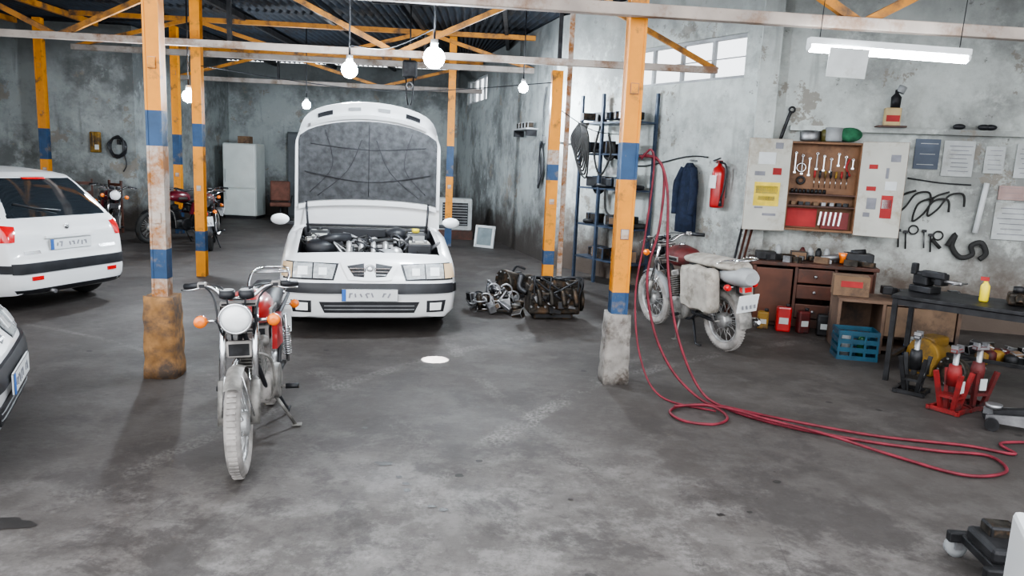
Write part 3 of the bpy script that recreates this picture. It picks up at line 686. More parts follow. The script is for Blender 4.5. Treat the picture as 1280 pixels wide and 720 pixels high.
# ------------------------------------------------------------ back of the hall
b=B('refrigerator'); b.box((0,0,1.0),(.85,.7,1.86),FRIDGE,bev=.03); b.box((0,-.37,1.35),(.83,.06,1.12),FRIDGE,bev=.02); b.box((0,-.37,.42),(.83,.06,.68),FRIDGE,bev=.02)
b.box((-.34,-.42,1.1),(.03,.04,.35),GREY,bev=.01); b.box((-.34,-.42,.6),(.03,.04,.25),GREY,bev=.01); b.box((0,0,.04),(.8,.65,.08),BLACK)
b.done(loc=(-7.15,19.6,0))
b=B('cardboard_box'); b.box((0,0,.09),(.3,.25,.18),BROWNC); b.done(loc=(-7.1,19.55,1.935))
def chair(loc,rz,mt):
    b=B('office_chair'); b.box((0,0,.46),(.5,.48,.1),mt,bev=.03); b.box((0,.23,.78),(.48,.08,.5),mt,bev=.03,rot=(-.15,0,0)); b.cyl((0,0,.1),(0,0,.42),.03,BLACK)
    for k in range(5):
        a=2*pi*k/5; b.cyl((0,0,.1),(.28*math.cos(a),.28*math.sin(a),.07),.018,BLACK); b.ball((.28*math.cos(a),.28*math.sin(a),.035),.035,BLACK)
    for s in (-1,1): b.tube([(s*.25,.2,.5),(s*.29,.15,.68),(s*.29,-.15,.68),(s*.25,-.18,.5)],.016,BLACK)
    return b.done(loc=loc,rot=(0,0,rz))
chair((-5.9,18.6,0),.3,BROWN); chair((-5.2,18.9,0),-.4,BROWN)
def wchair(loc,rz):
    b=B('wooden_chair'); b.box((0,0,.45),(.42,.42,.035),WOOD,bev=.008)
    for sx in (-1,1):
        b.box((sx*.19,-.19,.22),(.035,.035,.44),WOOD); b.box((sx*.19,.20,.52),(.035,.035,1.04),WOOD)
        b.box((sx*.19,0,.2),(.02,.38,.03),WOOD)
    for z in (.62,.76,.95): b.box((0,.20,z),(.36,.02,.06),WOOD)
    return b.done(loc=loc,rot=(0,0,rz))
wchair((-8.75,14.9,0),.4); wchair((-8.15,14.75,0),-.5)
b=B('storage_locker'); b.box((0,0,1.15),(1.0,.4,2.3),P('locker_dark',(.05,.06,.065),.5))
for s in (-1,1): b.box((s*.25,-.21,1.15),(.47,.02,2.2),P('locker_door',(.08,.09,.10),.5),bev=.008); b.box((s*.06,-.23,1.2),(.02,.02,.14),STEEL)
b.done(loc=(-5.7,20.4,0))
b=B('wall_shelf'); b.box((0,-.15,0),(1.0,.3,.03),WOOD)
for k in range(7): b.lathe([(.05,0),(.055,.02),(.055,.15),(.02,.2)],(-.42+.14*k,-.15,.015),R.choice((DARKM,STEEL,PAPER,REDD)))
for s in (-1,1): b.box((s*.4,-.14,-.1),(.03,.26,.18),DARKM)
b.done(loc=(-4.0,20.79,2.3))
b=B('wall_shelf'); b.box((0,-.12,0),(.9,.24,.03),GREY)
for k in range(4): b.box((-.3+.2*k,-.12,.07),(.14,.12,.11),R.choice((DARKM,GREASE)),bev=.01)
for s in (-1,1): b.box((s*.4,-.12,-.07),(.02,.2,.12),DARKM)
place(b.done(),FB@Matrix.Translation((6.9,0,2.35)))

# ------------------------------------------------------------ engines on floor
def engine(loc,rz,s=1,kind=0):
    b=B('engine_block' if kind==0 else 'gearbox')
    if kind==0:
        b.box((0,0,.20),(.52,.30,.28),GREASE,bev=.02); b.box((0,0,.36),(.48,.24,.08),GREASE,bev=.01); b.box((0,0,.05),(.40,.22,.10),DARKM,bev=.02)
        for k in range(4):
            x=-.18+.12*k; b.lathe([(.05,0),(.05,.02),(.035,.02),(.035,.005)],(x,0,.40),DARKM); b.tube([(x,-.12,.32),(x,-.22,.30),(x+.02,-.24,.16)],.025,GREASE,sub=4)
        b.lathe([(.10,-.02),(.11,0),(.11,.02),(.04,.03)],(.29,0,.18),GREASE,'X'); b.lathe([(.06,-.02),(.06,.02)],(.30,.05,.34),DARKM,'X')
        for k in range(14): b.cyl((-.24+.035*k,-.155,.14+.12*(k%2)),(-.24+.035*k,-.17,.14+.12*(k%2)),.012,STEEL,seg=6)
        b.tube([(-.26,0,.25),(-.33,.05,.3),(-.3,.1,.42)],.03,DARKM,sub=4)
        for k in range(22): b.box((R.uniform(-.24,.24),R.uniform(-.21,-.13),R.uniform(.08,.38)),(R.uniform(.03,.11),.05,R.uniform(.02,.08)),R.choice((GREASE,DARKM,GREASE,STEEL)),bev=.006,rot=(0,R.uniform(-.6,.6),R.uniform(-.3,.3)))
        for k in range(8): b.tube([(R.uniform(-.2,.2),-.12,.4),(R.uniform(-.25,.25),-.22,.44),(R.uniform(-.25,.25),-.2,.2)],.009,BLACK,sub=5,seg=6)
    else:
        b.lathe([(.17,-.20),(.18,-.18),(.15,-.08),(.11,.05),(.10,.2),(.07,.28)],(0,0,.18),GREASE,'X',seg=18); b.box((.02,.08,.16),(.25,.2,.2),GREASE,bev=.03); b.box((.02,.02,.03),(.2,.2,.06),DARKM,bev=.01)
        for k in range(10):
            a=2*pi*k/10; b.cyl((-.21,.15*math.cos(a),.18+.15*math.sin(a)),(-.18,.15*math.cos(a),.18+.15*math.sin(a)),.012,STEEL,seg=6)
        for k in range(8):
            a=2*pi*k/8; b.box((-.05,.13*math.cos(a),.18+.13*math.sin(a)),(.22,.012,.05),DARKM,rot=(a,0,0))
        b.cyl((.28,0,.18),(.38,0,.18),.02,STEEL); b.tube([(0,.1,.28),(.1,.15,.36),(.2,.1,.33)],.015,BLACK,sub=4)
    return b.done(loc=loc,rot=(0,0,rz),scale=s)
engine((.46,8.25,0),.15,1.12); engine((.05,9.45,0),.6,1.05,1)
b=B('scrap_metal_pile')
for k in range(56):
    x=R.gauss(0,.16);y=R.gauss(0,.17);x=max(-.36,min(.28,x)); z=max(.03,.30-abs(x)*.5-abs(y)*.4)*R.uniform(.3,1)
    t=R.random(); mt=R.choice((GREASE,DARKM,DARKM,GREASE,GREASE,STEEL))
    if t<.45: b.box((x,y,z),(R.uniform(.05,.2),R.uniform(.04,.12),R.uniform(.03,.1)),mt,bev=.006,rot=(R.uniform(-.5,.5),R.uniform(-.5,.5),R.uniform(0,3)))
    elif t<.7: b.lathe([(.03,-.03),(.07,-.02),(.07,.02),(.03,.03)],(x,y,z+.03),mt,R.choice('XYZ'))
    elif t<.88: b.tube([(x,y,z),(x+R.uniform(-.12,.1),y,z+.1),(x+R.uniform(-.2,.12),y+R.uniform(-.1,.1),.02)],.014,R.choice((BLACK,STEEL)),sub=4,seg=6)
    else: b.torus((x,y,z+.03),.07,.012,STEEL,R.choice('YZ'),n=20,seg=6)
b.box((0,0,.02),(.4,.3,.04),GREASE,bev=.01)
b.done(loc=(-.20,8.55,0))

# ------------------------------------------------------------ shelf rack on slanted wall
b=B('metal_shelf_rack')
RB=P('rack_blue',(.05,.07,.11),.5,.3,.3)
for x in (0,.5,1.2):
    for y in (-.08,-.48): b.box((x,y,1.38),(.04,.04,2.76),RB)
for z in (.35,.85,1.4,1.9,2.35):
    b.box((.6,-.28,z),(1.24,.42,.025),RB)
    for k in range(R.randint(10,14)):
        x=R.uniform(.06,1.14);y=R.uniform(-.42,-.18); t=R.random()
        if t<.35: b.torus((x,y,z+.05),R.uniform(.07,.13),.03,R.choice((RUB,DARKM,GREASE)),R.choice('ZZY'),n=20,seg=8)
        elif t<.8: b.box((x,y,z+.10),(R.uniform(.1,.24),R.uniform(.1,.2),R.uniform(.10,.2)),R.choice((GREASE,DARKM,STEEL,BROWNC,BLACK,GREASE)),bev=.01,rot=(0,0,R.uniform(-.5,.5)))
        else: b.lathe([(.06,0),(.07,.02),(.07,.12),(.03,.15)],(x,y,z+.013),R.choice((GREY,DARKM,STEEL)))
for k in range(9):
    b.tube([(-.02+.03*k,-.52,2.35),(-.16+.02*k,-.55,2.15-.04*k),(-.05+.04*k,-.55,1.95-.05*k),(.1+.02*k,-.54,2.15),(.02,-.52,2.38)],.012,RUB,sub=6,seg=6)
b.box((.95,-.5,1.66),(.5,.02,.1),SILV)
b.tube([(.5,-.52,2.3),(.45,-.56,1.9),(.62,-.56,1.6),(.8,-.54,1.9),(.7,-.52,2.2)],.014,RUB,sub=6)
b.tube([(.7,-.52,1.4),(.8,-.56,1.1),(1.0,-.56,1.05),(1.15,-.54,1.3)],.016,RUB,sub=6)
place(b.done(),FS@Matrix.Translation((1.42,0,0)))
b=B('fire_extinguisher'); b.lathe([(.03,0),(.085,.01),(.09,.04),(.09,.44),(.075,.50),(.03,.535),(.025,.56)],(0,-.13,-.28),RED,seg=24)
b.box((0,-.14,.30),(.05,.08,.04),BLACK,bev=.008); b.box((0,-.19,.33),(.03,.12,.012),BLACK,rot=(.3,0,0)); b.box((0,-.19,.30),(.03,.1,.012),STEEL)
b.tube([(.03,-.14,.29),(.12,-.15,.25),(.12,-.15,.0),(.09,-.16,-.16)],.012,BLACK,sub=5); b.cyl((.09,-.16,-.16),(.085,-.16,-.25),.012,BLACK,r2=.025)
b.box((-.01,-.223,.05),(.11,.006,.16),PAPER); b.box((0,-.025,.05),(.08,.03,.4),STEEL); place(b.done(),FS@Matrix.Translation((3.91,0,1.54)))
b=B('hanging_jacket'); rows=[]
for z,w,d in ((0,.03,.03),(-.04,.07,.05),(-.1,.12,.07),(-.25,.14,.08),(-.5,.145,.09),(-.75,.16,.10),(-.92,.17,.09)):
    rows.append([((w+.016*math.sin(k*3.3+z*3))*math.cos(2*pi*k/28),-.12+(d+.022*math.sin(k*2.7+z*5))*math.sin(2*pi*k/28),z) for k in range(28)])
b.grid(rows,DENIM,closeu=True,cap=True)
for s in (-1,1): b.tube([(s*.09,-.14,-.07),(s*.15,-.17,-.25),(s*.16,-.18,-.5),(s*.14,-.2,-.68)],[.045,.055,.05,.045],DENIM,sub=4,seg=10)
b.cyl((0,0,.03),(0,-.14,.03),.01,STEEL); b.tube([(-.05,-.12,-.02),(0,-.19,-.09),(.05,-.12,-.02)],.02,DENIM,sub=4)
place(b.done(),FS@Matrix.Translation((3.38,0,1.82)))

# ------------------------------------------------------------ tool cabinet on right wall
b=B('tool_cabinet')
t0,t1,z0,z1=.33,1.10,1.08,2.10
b.box(((t0+t1)/2,-.02,(z0+z1)/2),(t1-t0,.02,z1-z0),WOODL)
for x in (t0,t1): b.box((x,-.1,(z0+z1)/2),(.025,.16,z1-z0),WOODL)
for z in (z0,z1): b.box(((t0+t1)/2,-.1,z),(t1-t0+.03,.16,.025),WOODL)
for z in (1.36,1.50): b.box(((t0+t1)/2,-.1,z),(t1-t0,.14,.015),WOOD)
b.box((t0+.2,-.04,1.22),(.34,.02,.22),PRINTR); b.box((t1-.2,-.08,1.20),(.3,.05,.2),P('dark_red_panel',(.16,.015,.015),.5))
for k in range(9):
    x=t0+.07+k*.08; zz=1.98-.03*(k%3); ln=.10+.016*(8-k)
    b.box((x,-.045,zz-ln/2),(.012,.008,ln),STEEL if k%2 else CHROME); b.torus((x,-.045,zz),.014,.005,CHROME,'Y',n=12,seg=5); b.box((x,-.045,zz-ln),(.03,.008,.02),CHROME)
for k in range(7):
    x=t0+.3+k*.06; b.cyl((x,-.06,1.70),(x,-.06,1.78),.012,R.choice((PRINTR,OCH,BLACK,BLACK))); b.cyl((x,-.06,1.58),(x,-.06,1.70),.004,CHROME)
for k in range(5): b.box((t0+.4+k*.055,-.11,1.22),(.02,.02,.16),CHROME,rot=(0,.1,0))
for k in range(9): b.cyl((t0+.06+k*.045,-.1,1.51),(t0+.06+k*.045,-.1,1.56),.018,DARKM)
b.torus((t0+.14,-.06,1.81),.05,.008,CHROME,'Y'); b.torus((t0+.15,-.06,1.66),.04,.012,DARKM,'Y')
b.tube([(t1-.1,-.06,1.93),(t1-.13,-.06,1.83),(t1-.08,-.06,1.73)],.012,PRINTR,sub=4)
for k in range(8): b.box((t0+.08+k*.085,-.1,1.39),(.05,.06,.04),R.choice((DARKM,STEEL,BROWNC)),rot=(0,0,R.uniform(-.4,.4)))
PB=P('white_board',(.54,.53,.48),.6,0,.06,4,dirt=(.38,.33,.26),dirtamt=.35)
def door(hx,w,ang,sgn,decor):
    b.M=Matrix.Translation((hx,-.18,0))@Matrix.Rotation(ang,4,'Z')
    b.box((sgn*w/2,0,(z0+z1)/2),(w,.025,z1-z0+.06),PB,bev=.003)
    for (x,z,ww,h,mt) in decor: b.box((sgn*w*.5+x,-.016,z),(ww,.006,h),mt)
    b.M=Matrix.Identity(4)
door(t0,.50,.22,-1,[(.0,1.48,.3,.28,PRINTY),(0,1.53,.26,.09,PRINTB),(0,1.43,.2,.05,PRINTB),(-.03,1.90,.2,.14,PAPER),(.1,1.75,.1,.08,PRINTR),(-.08,1.32,.1,.02,PRINT),(.1,2.05,.09,.07,PRINT),(-.1,1.72,.12,.05,PRINT),(.05,1.24,.16,.03,PRINT)])
door(t1,.48,-.30,1,[(.08,1.40,.12,.26,PRINTR),(.08,1.43,.1,.1,PAPER),(-.08,1.43,.1,.13,PRINT),(-.1,1.60,.1,.05,PRINTR),(.1,1.64,.12,.1,PAPER),(.05,1.78,.03,.12,PRINT),(-.1,1.85,.09,.05,PRINTR),(.12,1.95,.1,.08,PRINT),(-.12,1.3,.07,.05,PRINT)])
place(b.done(),FR)
b=B('bottles_and_cans'); zt=z1+.02
b.lathe([(.1,0),(.11,.02),(.11,.10),(.09,.12)],(.52,-.12,zt),STEEL); b.lathe([(.09,0),(.1,.02),(.1,.16)],(.78,-.12,zt),GREY)
b.ball((.95,-.12,zt+.085),.12,GREEN,(1.2,.6,.7)); b.lathe([(.04,0),(.04,.12),(.02,.14)],(.68,-.12,zt),P('olive_bottle',(.1,.09,.03),.3))
place(b.done(),FR)
b=B('spray_can_box'); b.box((0,-.12,.10),(.17,.1,.20),P('cream_label',(.5,.38,.2),.6),bev=.01); b.box((0,-.175,.08),(.14,.006,.07),PRINTR); b.lathe([(.05,0),(.055,.12),(.02,.16),(.02,.2)],(.02,-.12,.2),DARKM); b.tube([(.05,-.12,.37),(.08,-.12,.44)],.045,GREY)
b.box((0,-.10,-.01),(.3,.2,.02),WOOD)
place(b.done(),FR@Matrix.Translation((1.38,-.01,2.32)))
b=B('pipe_wrench'); b.tube([(.20,-.06,2.12),(.26,-.06,2.36),(.29,-.06,2.46)],.02,DARKM,sub=3); b.torus((.30,-.06,2.48),.03,.012,DARKM,'Y'); place(b.done(),FR)
b=B('work_gloves')
for x in (2.1,2.35,2.42): b.ball((x,-.07,2.335),.05,BLACK,(1.3,.8,.65))
place(b.done(),FR)
def poster(x,z,w,h,mt,lines=4,col=PRINT):
    b=B('wall_poster'); b.box((x,-.015,z),(w,.012,h),mt)
    for k in range(lines): b.box((x+R.uniform(-.02,.02),-.023,z+h*.35-k*h*.7/max(1,lines-1)),(w*R.uniform(.5,.8),.004,h*.02),col)
    place(b.done(),FR)
poster(1.82,2.02,.26,.34,P('poster_bluegrey',(.10,.12,.16),.7),3,OLDP)
poster(2.15,1.98,.32,.40,OLDP,7); poster(2.52,1.98,.2,.3,OLDP,5); poster(2.85,1.98,.24,.38,OLDP,6); poster(2.80,1.30,.4,.42,OLDP,6); poster(2.75,1.62,.28,.16,P('poster_pink',(.42,.30,.28),.7),3); poster(3.3,1.7,.3,.4,OLDP,5)
b=B('spare_fluorescent_tube'); b.cyl((2.42,-.05,1.15),(2.47,-.05,1.72),.03,PAPER); place(b.done(),FR)
for k,(x,z) in enumerate(((1.75,1.60),(1.95,1.53),(2.1,1.60))):
    b=B('rubber_belt'); b.tube([(x,-.05,z),(x-.16,-.06,z-.08),(x-.2,-.06,z-.28),(x-.1,-.06,z-.2),(x,-.06,z-.04),(x+.14,-.06,z-.02),(x+.17,-.05,z-.16)],.012,RUB,sub=6,seg=6); place(b.done(),FR)
b=B('radiator_hose'); b.tube([(2.15,-.06,.98),(2.22,-.06,1.12),(2.2,-.06,.98),(2.3,-.06,.86),(2.42,-.06,.9),(2.4,-.06,1.0),(2.5,-.06,1.04),(2.56,-.06,.92),(2.5,-.06,.85)],.03,RUB,sub=6); b.tube([(1.98,-.06,1.05),(2.08,-.06,.95)],.02,RUB); place(b.done(),FR)
b=B('electric_cable'); b.tube([(1.65,-.02,1.74),(2.0,-.02,1.70),(2.32,-.02,1.69)],.008,BLACK,sub=5,seg=6); place(b.done(),FR)
b=B('electric_cable'); b.tube([(.2,-.03,2.1),(1.3,-.03,1.98),(2.2,-.04,1.75),(3.2,-.03,1.90),(3.6,-.03,1.9)],.009,BLACK,sub=5,seg=6); place(b.done(),FS)
b=B('hand_tools')
for k in range(7):
    x=1.52+.09*k+R.uniform(-.02,.02); z=1.12+R.uniform(-.05,.08)
    if k%3==0: b.torus((x,-.04,z),.05,.009,R.choice((DARKM,RUB)),'Y',n=18,seg=6)
    else: b.cyl((x,-.03,z),(x+.02,-.03,z-.2),.009,R.choice((DARKM,STEEL))); b.box((x,-.04,z),(.05,.02,.03),DARKM)
place(b.done(),FR)
b=B('cable_coil')
for k in range(7): b.tube([(.02*k,-.06-.01*k,.35),(-.1+.01*k,-.06,.0),(-.05+.02*k,-.07,-.45+.03*k),(.1+.01*k,-.06,-.1),(.06,-.06,.25)],.014,BLACK,sub=6,seg=6,closed=True)
b.tube([(.05,-.05,.3),(.0,-.05,.9),(.1,-.05,1.3)],.01,BLACK,sub=4); b.box((.05,-.03,.4),(.06,.05,.12),STEEL)
place(b.done(),FB@Matrix.Translation((7.75,0,1.75)))

# ------------------------------------------------------------ workbench
b=B('workbench'); W,D,H=1.3,.6,.72
b.box((W/2,-.5,H),(W+.04,D+.04,.04),WOOD,bev=.005); b.box((W/2,-.22,H/2),(W,.03,H),WOOD)
for x in (.02,W*.36,W*.68,W-.02): b.box((x,-.5,H/2),(.03,D,H-.02),WOOD)
for k in range(3):
    if k==1:
        for z in (.2,.42,.6): b.box((W*.52,-.79,z),(.38,.02,.16),WOOD,bev=.008); b.ball((W*.52,-.81,z),.018,STEEL)
    else: b.box((W*(.18+.66*(k/2)),-.79,.36),(.40,.02,.62),P('wood_red',(.09,.03,.016),.45,0,.3,4),bev=.008)
b.box((W/2,-.5,.06),(W,D-.04,.1),WOOD)
place(b.done(),FR@Matrix.Translation((-.02,0,0)))
b=B('bench_tools'); zt=H+.022
b.box((.12,-.55,zt+.045),(.22,.2,.09),DARKM,bev=.01); b.torus((.35,-.5,zt+.03),.08,.03,GREASE,'Z')
b.cyl((.72,-.6,zt+.05),(.90,-.6,zt+.08),.035,STEEL); b.lathe([(.03,-.02),(.035,.05),(.05,.1)],(.95,-.58,zt+.03),ORANGE); b.box((.8,-.6,zt+.02),(.06,.08,.04),GREY)
b.box((1.13,-.5,zt+.065),(.3,.2,.13),BLACK,bev=.015); b.cyl((1.05,-.5,zt+.13),(1.2,-.5,zt+.15),.03,DARKM)
b.box((.5,-.4,zt+.05),(.18,.12,.1),BROWNC,bev=.01); b.lathe([(.03,0),(.035,.01),(.035,.12),(.015,.16)],(.28,-.35,zt),GREY)
for k in range(22): b.box((R.uniform(.1,1.2),R.uniform(-.75,-.3),zt+.03),(R.uniform(.05,.2),R.uniform(.02,.07),R.uniform(.04,.08)),R.choice((STEEL,DARKM,DARKM,GREASE,BROWNC)),rot=(0,0,R.uniform(0,3)))
for k in range(4): b.lathe([(.03,0),(.035,.01),(.035,.10),(.015,.14)],(.55+.09*k,-.32,zt),R.choice((DARKM,OCH,REDD,GREY)))
place(b.done(),FR)
b=B('broom_and_pipes')
for k in range(3): b.cyl((-.32+.04*k,-.55+.03*k,0),(-.12+.05*k,-.14,1.25-.08*k),.015,WOOD if k else DARKM)
place(b.done(),FR)
def can(loc,mt,h=.28,w=.16):
    b=B('oil_can'); b.box((0,0,h/2),(w,.1,h),mt,bev=.02); b.cyl((w*.25,0,h),(w*.25,0,h+.03),.022,BLACK); b.box((0,-.052,h*.45),(w*.6,.004,h*.25),OLDP); return b.done(loc=loc,rot=(0,0,R.uniform(-.4,.4)))
can((3.02,8.05,0),RED); can((3.22,8.0,0),REDD,.25,.13); can((2.83,8.15,0),OCH,.2,.12); can((3.42,7.9,0),DARKM,.24); can((3.62,7.9,0),BLACK,.3)
b=B('low_wooden_shelf')
b.box((.55,.25,.52),(1.1,.5,.03),BOXW); b.box((.55,.49,.27),(1.1,.02,.5),BOXW)
for x in (.015,.42,1.085): b.box((x,.25,.26),(.03,.5,.5),BOXW)
b.box((.75,.25,.06),(.66,.48,.03),BOXW); b.box((.75,.02,.34),(.62,.02,.30),P('board_front',(.15,.095,.06),.7,0,.3,4,dirt=(.06,.04,.03),dirtamt=.4),bev=.004)
b.done(loc=(3.24,7.22,0),rot=(0,0,-.25))
b=B('plastic_crate')
for z in (.02,.1,.18,.26):
    for s in (-1,1): b.box((0,s*.14,z),(.36,.012,.045),BCRATE); b.box((s*.18,0,z),(.012,.28,.045),BCRATE)
for x in (-.17,-.06,.06,.17):
    for s in (-1,1): b.box((x,s*.14,.14),(.02,.016,.28),BCRATE)
b.box((0,0,.01),(.36,.28,.012),BCRATE); b.lathe([(.04,0),(.04,.16),(.015,.2)],(.06,0,.02),P('green_bottle',(.02,.1,.05),.2)); b.lathe([(.04,0),(.04,.2)],(-.08,0,.02),GREY)
b.done(loc=(3.33,6.98,0),rot=(0,0,-.2))
b=B('paint_can'); b.lathe([(.08,0),(.085,.01),(.085,.24),(.075,.25)],(0,0,0),OLDP); b.lathe([(.0865,.05),(.0865,.18)],(0,0,0),PRINTB); b.torus((0,0,.245),.08,.006,STEEL,'Z'); b.done(loc=(3.80,6.80,0))
b=B('cardboard_box'); b.box((0,0,.10),(.33,.22,.20),BROWNC); b.box((0,-.112,.12),(.2,.004,.06),PRINTR); b.done(loc=(3.43,7.43,.54),rot=(0,0,-.3))
b=B('junk_parts')
for k in range(16): b.box((R.uniform(-.28,.38),R.uniform(-.14,.14),R.uniform(.04,.09)),(R.uniform(.05,.16),.1,.08),R.choice((GREASE,STEEL,BLACK,BROWNC,DARKM)),bev=.01,rot=(0,0,R.uniform(0,3)))
b.done(loc=(4.02,7.26,.54),rot=(0,0,-.25))
b=B('scrap_metal_pile')
for k in range(44):
    x=R.uniform(-.5,.5);y=R.uniform(-.2,.2)
    if k%3: b.box((x,y,R.uniform(.04,.12)),(R.uniform(.06,.18),R.uniform(.05,.12),R.uniform(.05,.1)),R.choice((GREASE,DARKM,BLACK,STEEL,BROWNC)),bev=.008,rot=(R.uniform(-.3,.3),R.uniform(-.3,.3),R.uniform(0,3)))
    else: b.lathe([(.03,0),(.06,.01),(.06,.10),(.03,.12)],(x,y,.0),R.choice((DARKM,REDD,STEEL,OCH)))
b.done(loc=(5.05,6.95,0),rot=(0,0,-.3))

# ------------------------------------------------------------ steel table
TA=-.72
b=B('steel_work_table')
b.box((.8,.32,.735),(1.6,.64,.03),DARKM,bev=.004)
for x in (.03,1.57):
    for y in (.03,.61): b.box((x,y,.36),(.04,.04,.72),DARKM)
for y in (.03,.61): b.box((.8,y,.69),(1.54,.03,.05),DARKM)
b.box((.8,.61,.2),(1.54,.03,.03),DARKM); b.box((.03,.32,.2),(.03,.56,.03),DARKM)
b.done(loc=(3.22,6.20,0),rot=(0,0,TA))
TM=Matrix.Translation((3.22,6.20,0))@Matrix.Rotation(TA,4,'Z')
b=B('bench_vise'); z=.752
b.box((.0,.0,z+.03),(.16,.2,.06),DARKM,bev=.01); b.box((0,.02,z+.12),(.12,.14,.12),DARKM,bev=.02); b.box((-.05,-.1,z+.17),(.05,.2,.06),DARKM,bev=.01); b.box((-.05,.08,z+.2),(.05,.05,.1),DARKM,bev=.01); b.cyl((0,-.32,z+.12),(0,0,z+.12),.016,STEEL); b.cyl((-.1,-.3,z+.12),(.1,-.3,z+.12),.008,STEEL); b.box((0,-.14,z+.13),(.12,.06,.1),DARKM,bev=.01)
place(b.done(loc=(.16,.40,0),rot=(0,0,1.2)),TM)
b=B('spray_bottle'); b.lathe([(.03,0),(.035,.01),(.035,.13),(.016,.16),(.014,.17)],(0,0,.752),YP); b.box((-.01,0,.94),(.06,.02,.03),PRINTR); place(b.done(loc=(.62,.30,0)),TM)
b=B('engine_head'); b.box((0,0,.802),(.5,.18,.1),GREASE,bev=.02)
for k in range(4): b.lathe([(.04,0),(.04,.05),(.025,.05),(.025,.02)],(-.18+.12*k,0,.85),DARKM); b.tube([(-.18+.12*k,-.08,.81),(-.18+.12*k,-.16,.83),(-.18+.12*k,-.2,.79)],.028,GREASE,sub=3)
place(b.done(loc=(1.02,.40,0),rot=(0,0,.2)),TM)
def jackstand(loc,mt):
    b=B('jack_stand')
    for sx in (-1,1):
        for sy in (-1,1): b.box((sx*.065,sy*.065,.15),(.03,.03,.32),mt,rot=(-sy*.16,sx*.16,0))
    b.lathe([(.045,.2),(.05,.3),(.04,.36)],(0,0,0),mt); b.cyl((0,0,.15),(0,0,.46),.022,STEEL); b.box((0,0,.47),(.12,.05,.03),STEEL,bev=.006)
    b.box((.04,0,.49),(.02,.05,.04),STEEL);b.box((-.04,0,.49),(.02,.05,.04),STEEL)
    for s in (-1,1): b.box((0,s*.1,.02),(.24,.02,.03),mt); b.box((s*.1,0,.02),(.02,.24,.03),mt)
    b.box((0,0,.12),(.15,.15,.02),mt); b.box((0,-.07,.2),(.06,.006,.09),OLDP)
    return b.done(loc=loc,rot=(0,0,R.uniform(0,1)))
JR=P('jack_red',(.22,.015,.015),.55,0,.3,8,dirt=(.05,.02,.02),dirtamt=.45)
jackstand((3.35,5.40,0),JR); jackstand((3.60,5.52,0),REDD); jackstand((3.30,5.85,0),DARKM)
engine((3.85,6.10,0),.4,.75,1)
b=B('yellow_gearbox'); b.lathe([(.12,-.12),(.13,-.1),(.10,.02),(.08,.14)],(0,0,.15),OCH,'X'); b.box((0,0,.06),(.25,.2,.12),GREASE,bev=.02); b.box((0,0,.25),(.2,.14,.08),OCH,bev=.02); b.done(loc=(3.80,6.50,0),rot=(0,0,.5),scale=1.2)
b=B('floor_jack')
for s in (-1,1): b.prism([(-.3,.05),(.3,.05),(.3,.10),(.1,.15),(-.3,.10)],.015,STEEL,'XZ',at=s*.11)
for x in (-.26,.26):
    for s in (-1,1): b.lathe([(.045,-.02),(.045,.02)],(x,s*.14,.045),DARKM,'Y')
b.cyl((-.26,-.14,.045),(-.26,.14,.045),.012,STEEL); b.cyl((.26,-.14,.045),(.26,.14,.045),.012,STEEL); b.box((-.1,0,.12),(.3,.06,.06),DARKM,rot=(0,-.2,0)); b.lathe([(.05,0),(.055,.03)],(-.25,0,.13),STEEL); b.cyl((.25,0,.12),(.6,0,.4),.014,STEEL)
b.done(loc=(3.70,4.98,0),rot=(0,0,-.5))
b=B('mechanic_trolley')
for s in (-1,1): b.box((0,s*.16,.11),(.75,.04,.05),DARKM,bev=.008)
for x in (-.3,.3): b.box((x,0,.11),(.05,.34,.04),DARKM,bev=.006)
for x in (-.32,.32):
    for s in (-1,1): b.lathe([(.02,-.02),(.045,-.018),(.045,.018),(.02,.02)],(x,s*.19,.045),GREY,'Y'); b.box((x,s*.165,.075),(.03,.02,.06),STEEL)
b.box((-.05,0,.16),(.55,.24,.07),DARKM,bev=.02); b.lathe([(.05,0),(.05,.05)],(-.1,0,.19),STEEL); b.box((-.22,.05,.2),(.12,.1,.08),GREASE,bev=.01); b.tube([(.35,0,.14),(.55,.05,.3),(.8,.1,.6)],.014,STEEL)
b.done(loc=(2.40,2.97,0),rot=(0,0,-.10))
b=B('car_door_panel'); b.box((0,.0,.27),(.9,.05,.54),WHITE,bev=.02); b.grid([[(-.44,-.027,.02),(-.44,-.05,.3),(-.42,-.027,.52)],[(.44,-.027,.02),(.44,-.05,.3),(.42,-.027,.52)]],WHITE); b.box((.2,-.05,.42),(.16,.03,.03),BLACK,bev=.008); b.done(loc=(1.70,2.12,0),rot=(0,0,1.15))

# ------------------------------------------------------------ hoses
b=B('air_hose'); r=.010
b.tube([(.92,5.68,1.80),(1.05,5.62,1.78),(1.13,5.58,1.55),(1.16,5.5,1.0),(1.25,5.4,.5),(1.42,5.3,.12),(1.6,5.15,.02),(1.9,4.85,.015),(2.35,4.62,.015),(2.75,4.5,.015),(3.05,4.45,.015),(3.0,4.2,.015),(2.7,4.12,.015),(2.4,4.4,.015),(2.1,4.65,.04),(1.8,4.9,.04),(1.55,5.12,.04),(1.3,5.2,.015),(1.16,5.05,.015),(1.22,4.86,.015),(1.42,4.82,.015),(1.55,4.98,.015),(1.45,5.12,.05),(1.2,5.1,.04)],r,HOSE,sub=8,seg=8)
b.tube([(.95,5.70,1.82),(1.10,5.66,1.72),(1.10,5.62,1.3),(1.03,5.6,.9),(1.1,5.55,.5),(1.25,5.45,.2),(1.45,5.3,.03),(1.62,5.2,.015),(2.0,4.9,.03),(2.5,4.72,.015),(3.0,4.62,.015),(3.25,4.5,.015),(3.3,4.7,.015),(3.8,4.75,.015),(4.4,4.8,.015)],r,HOSE,sub=8,seg=8)
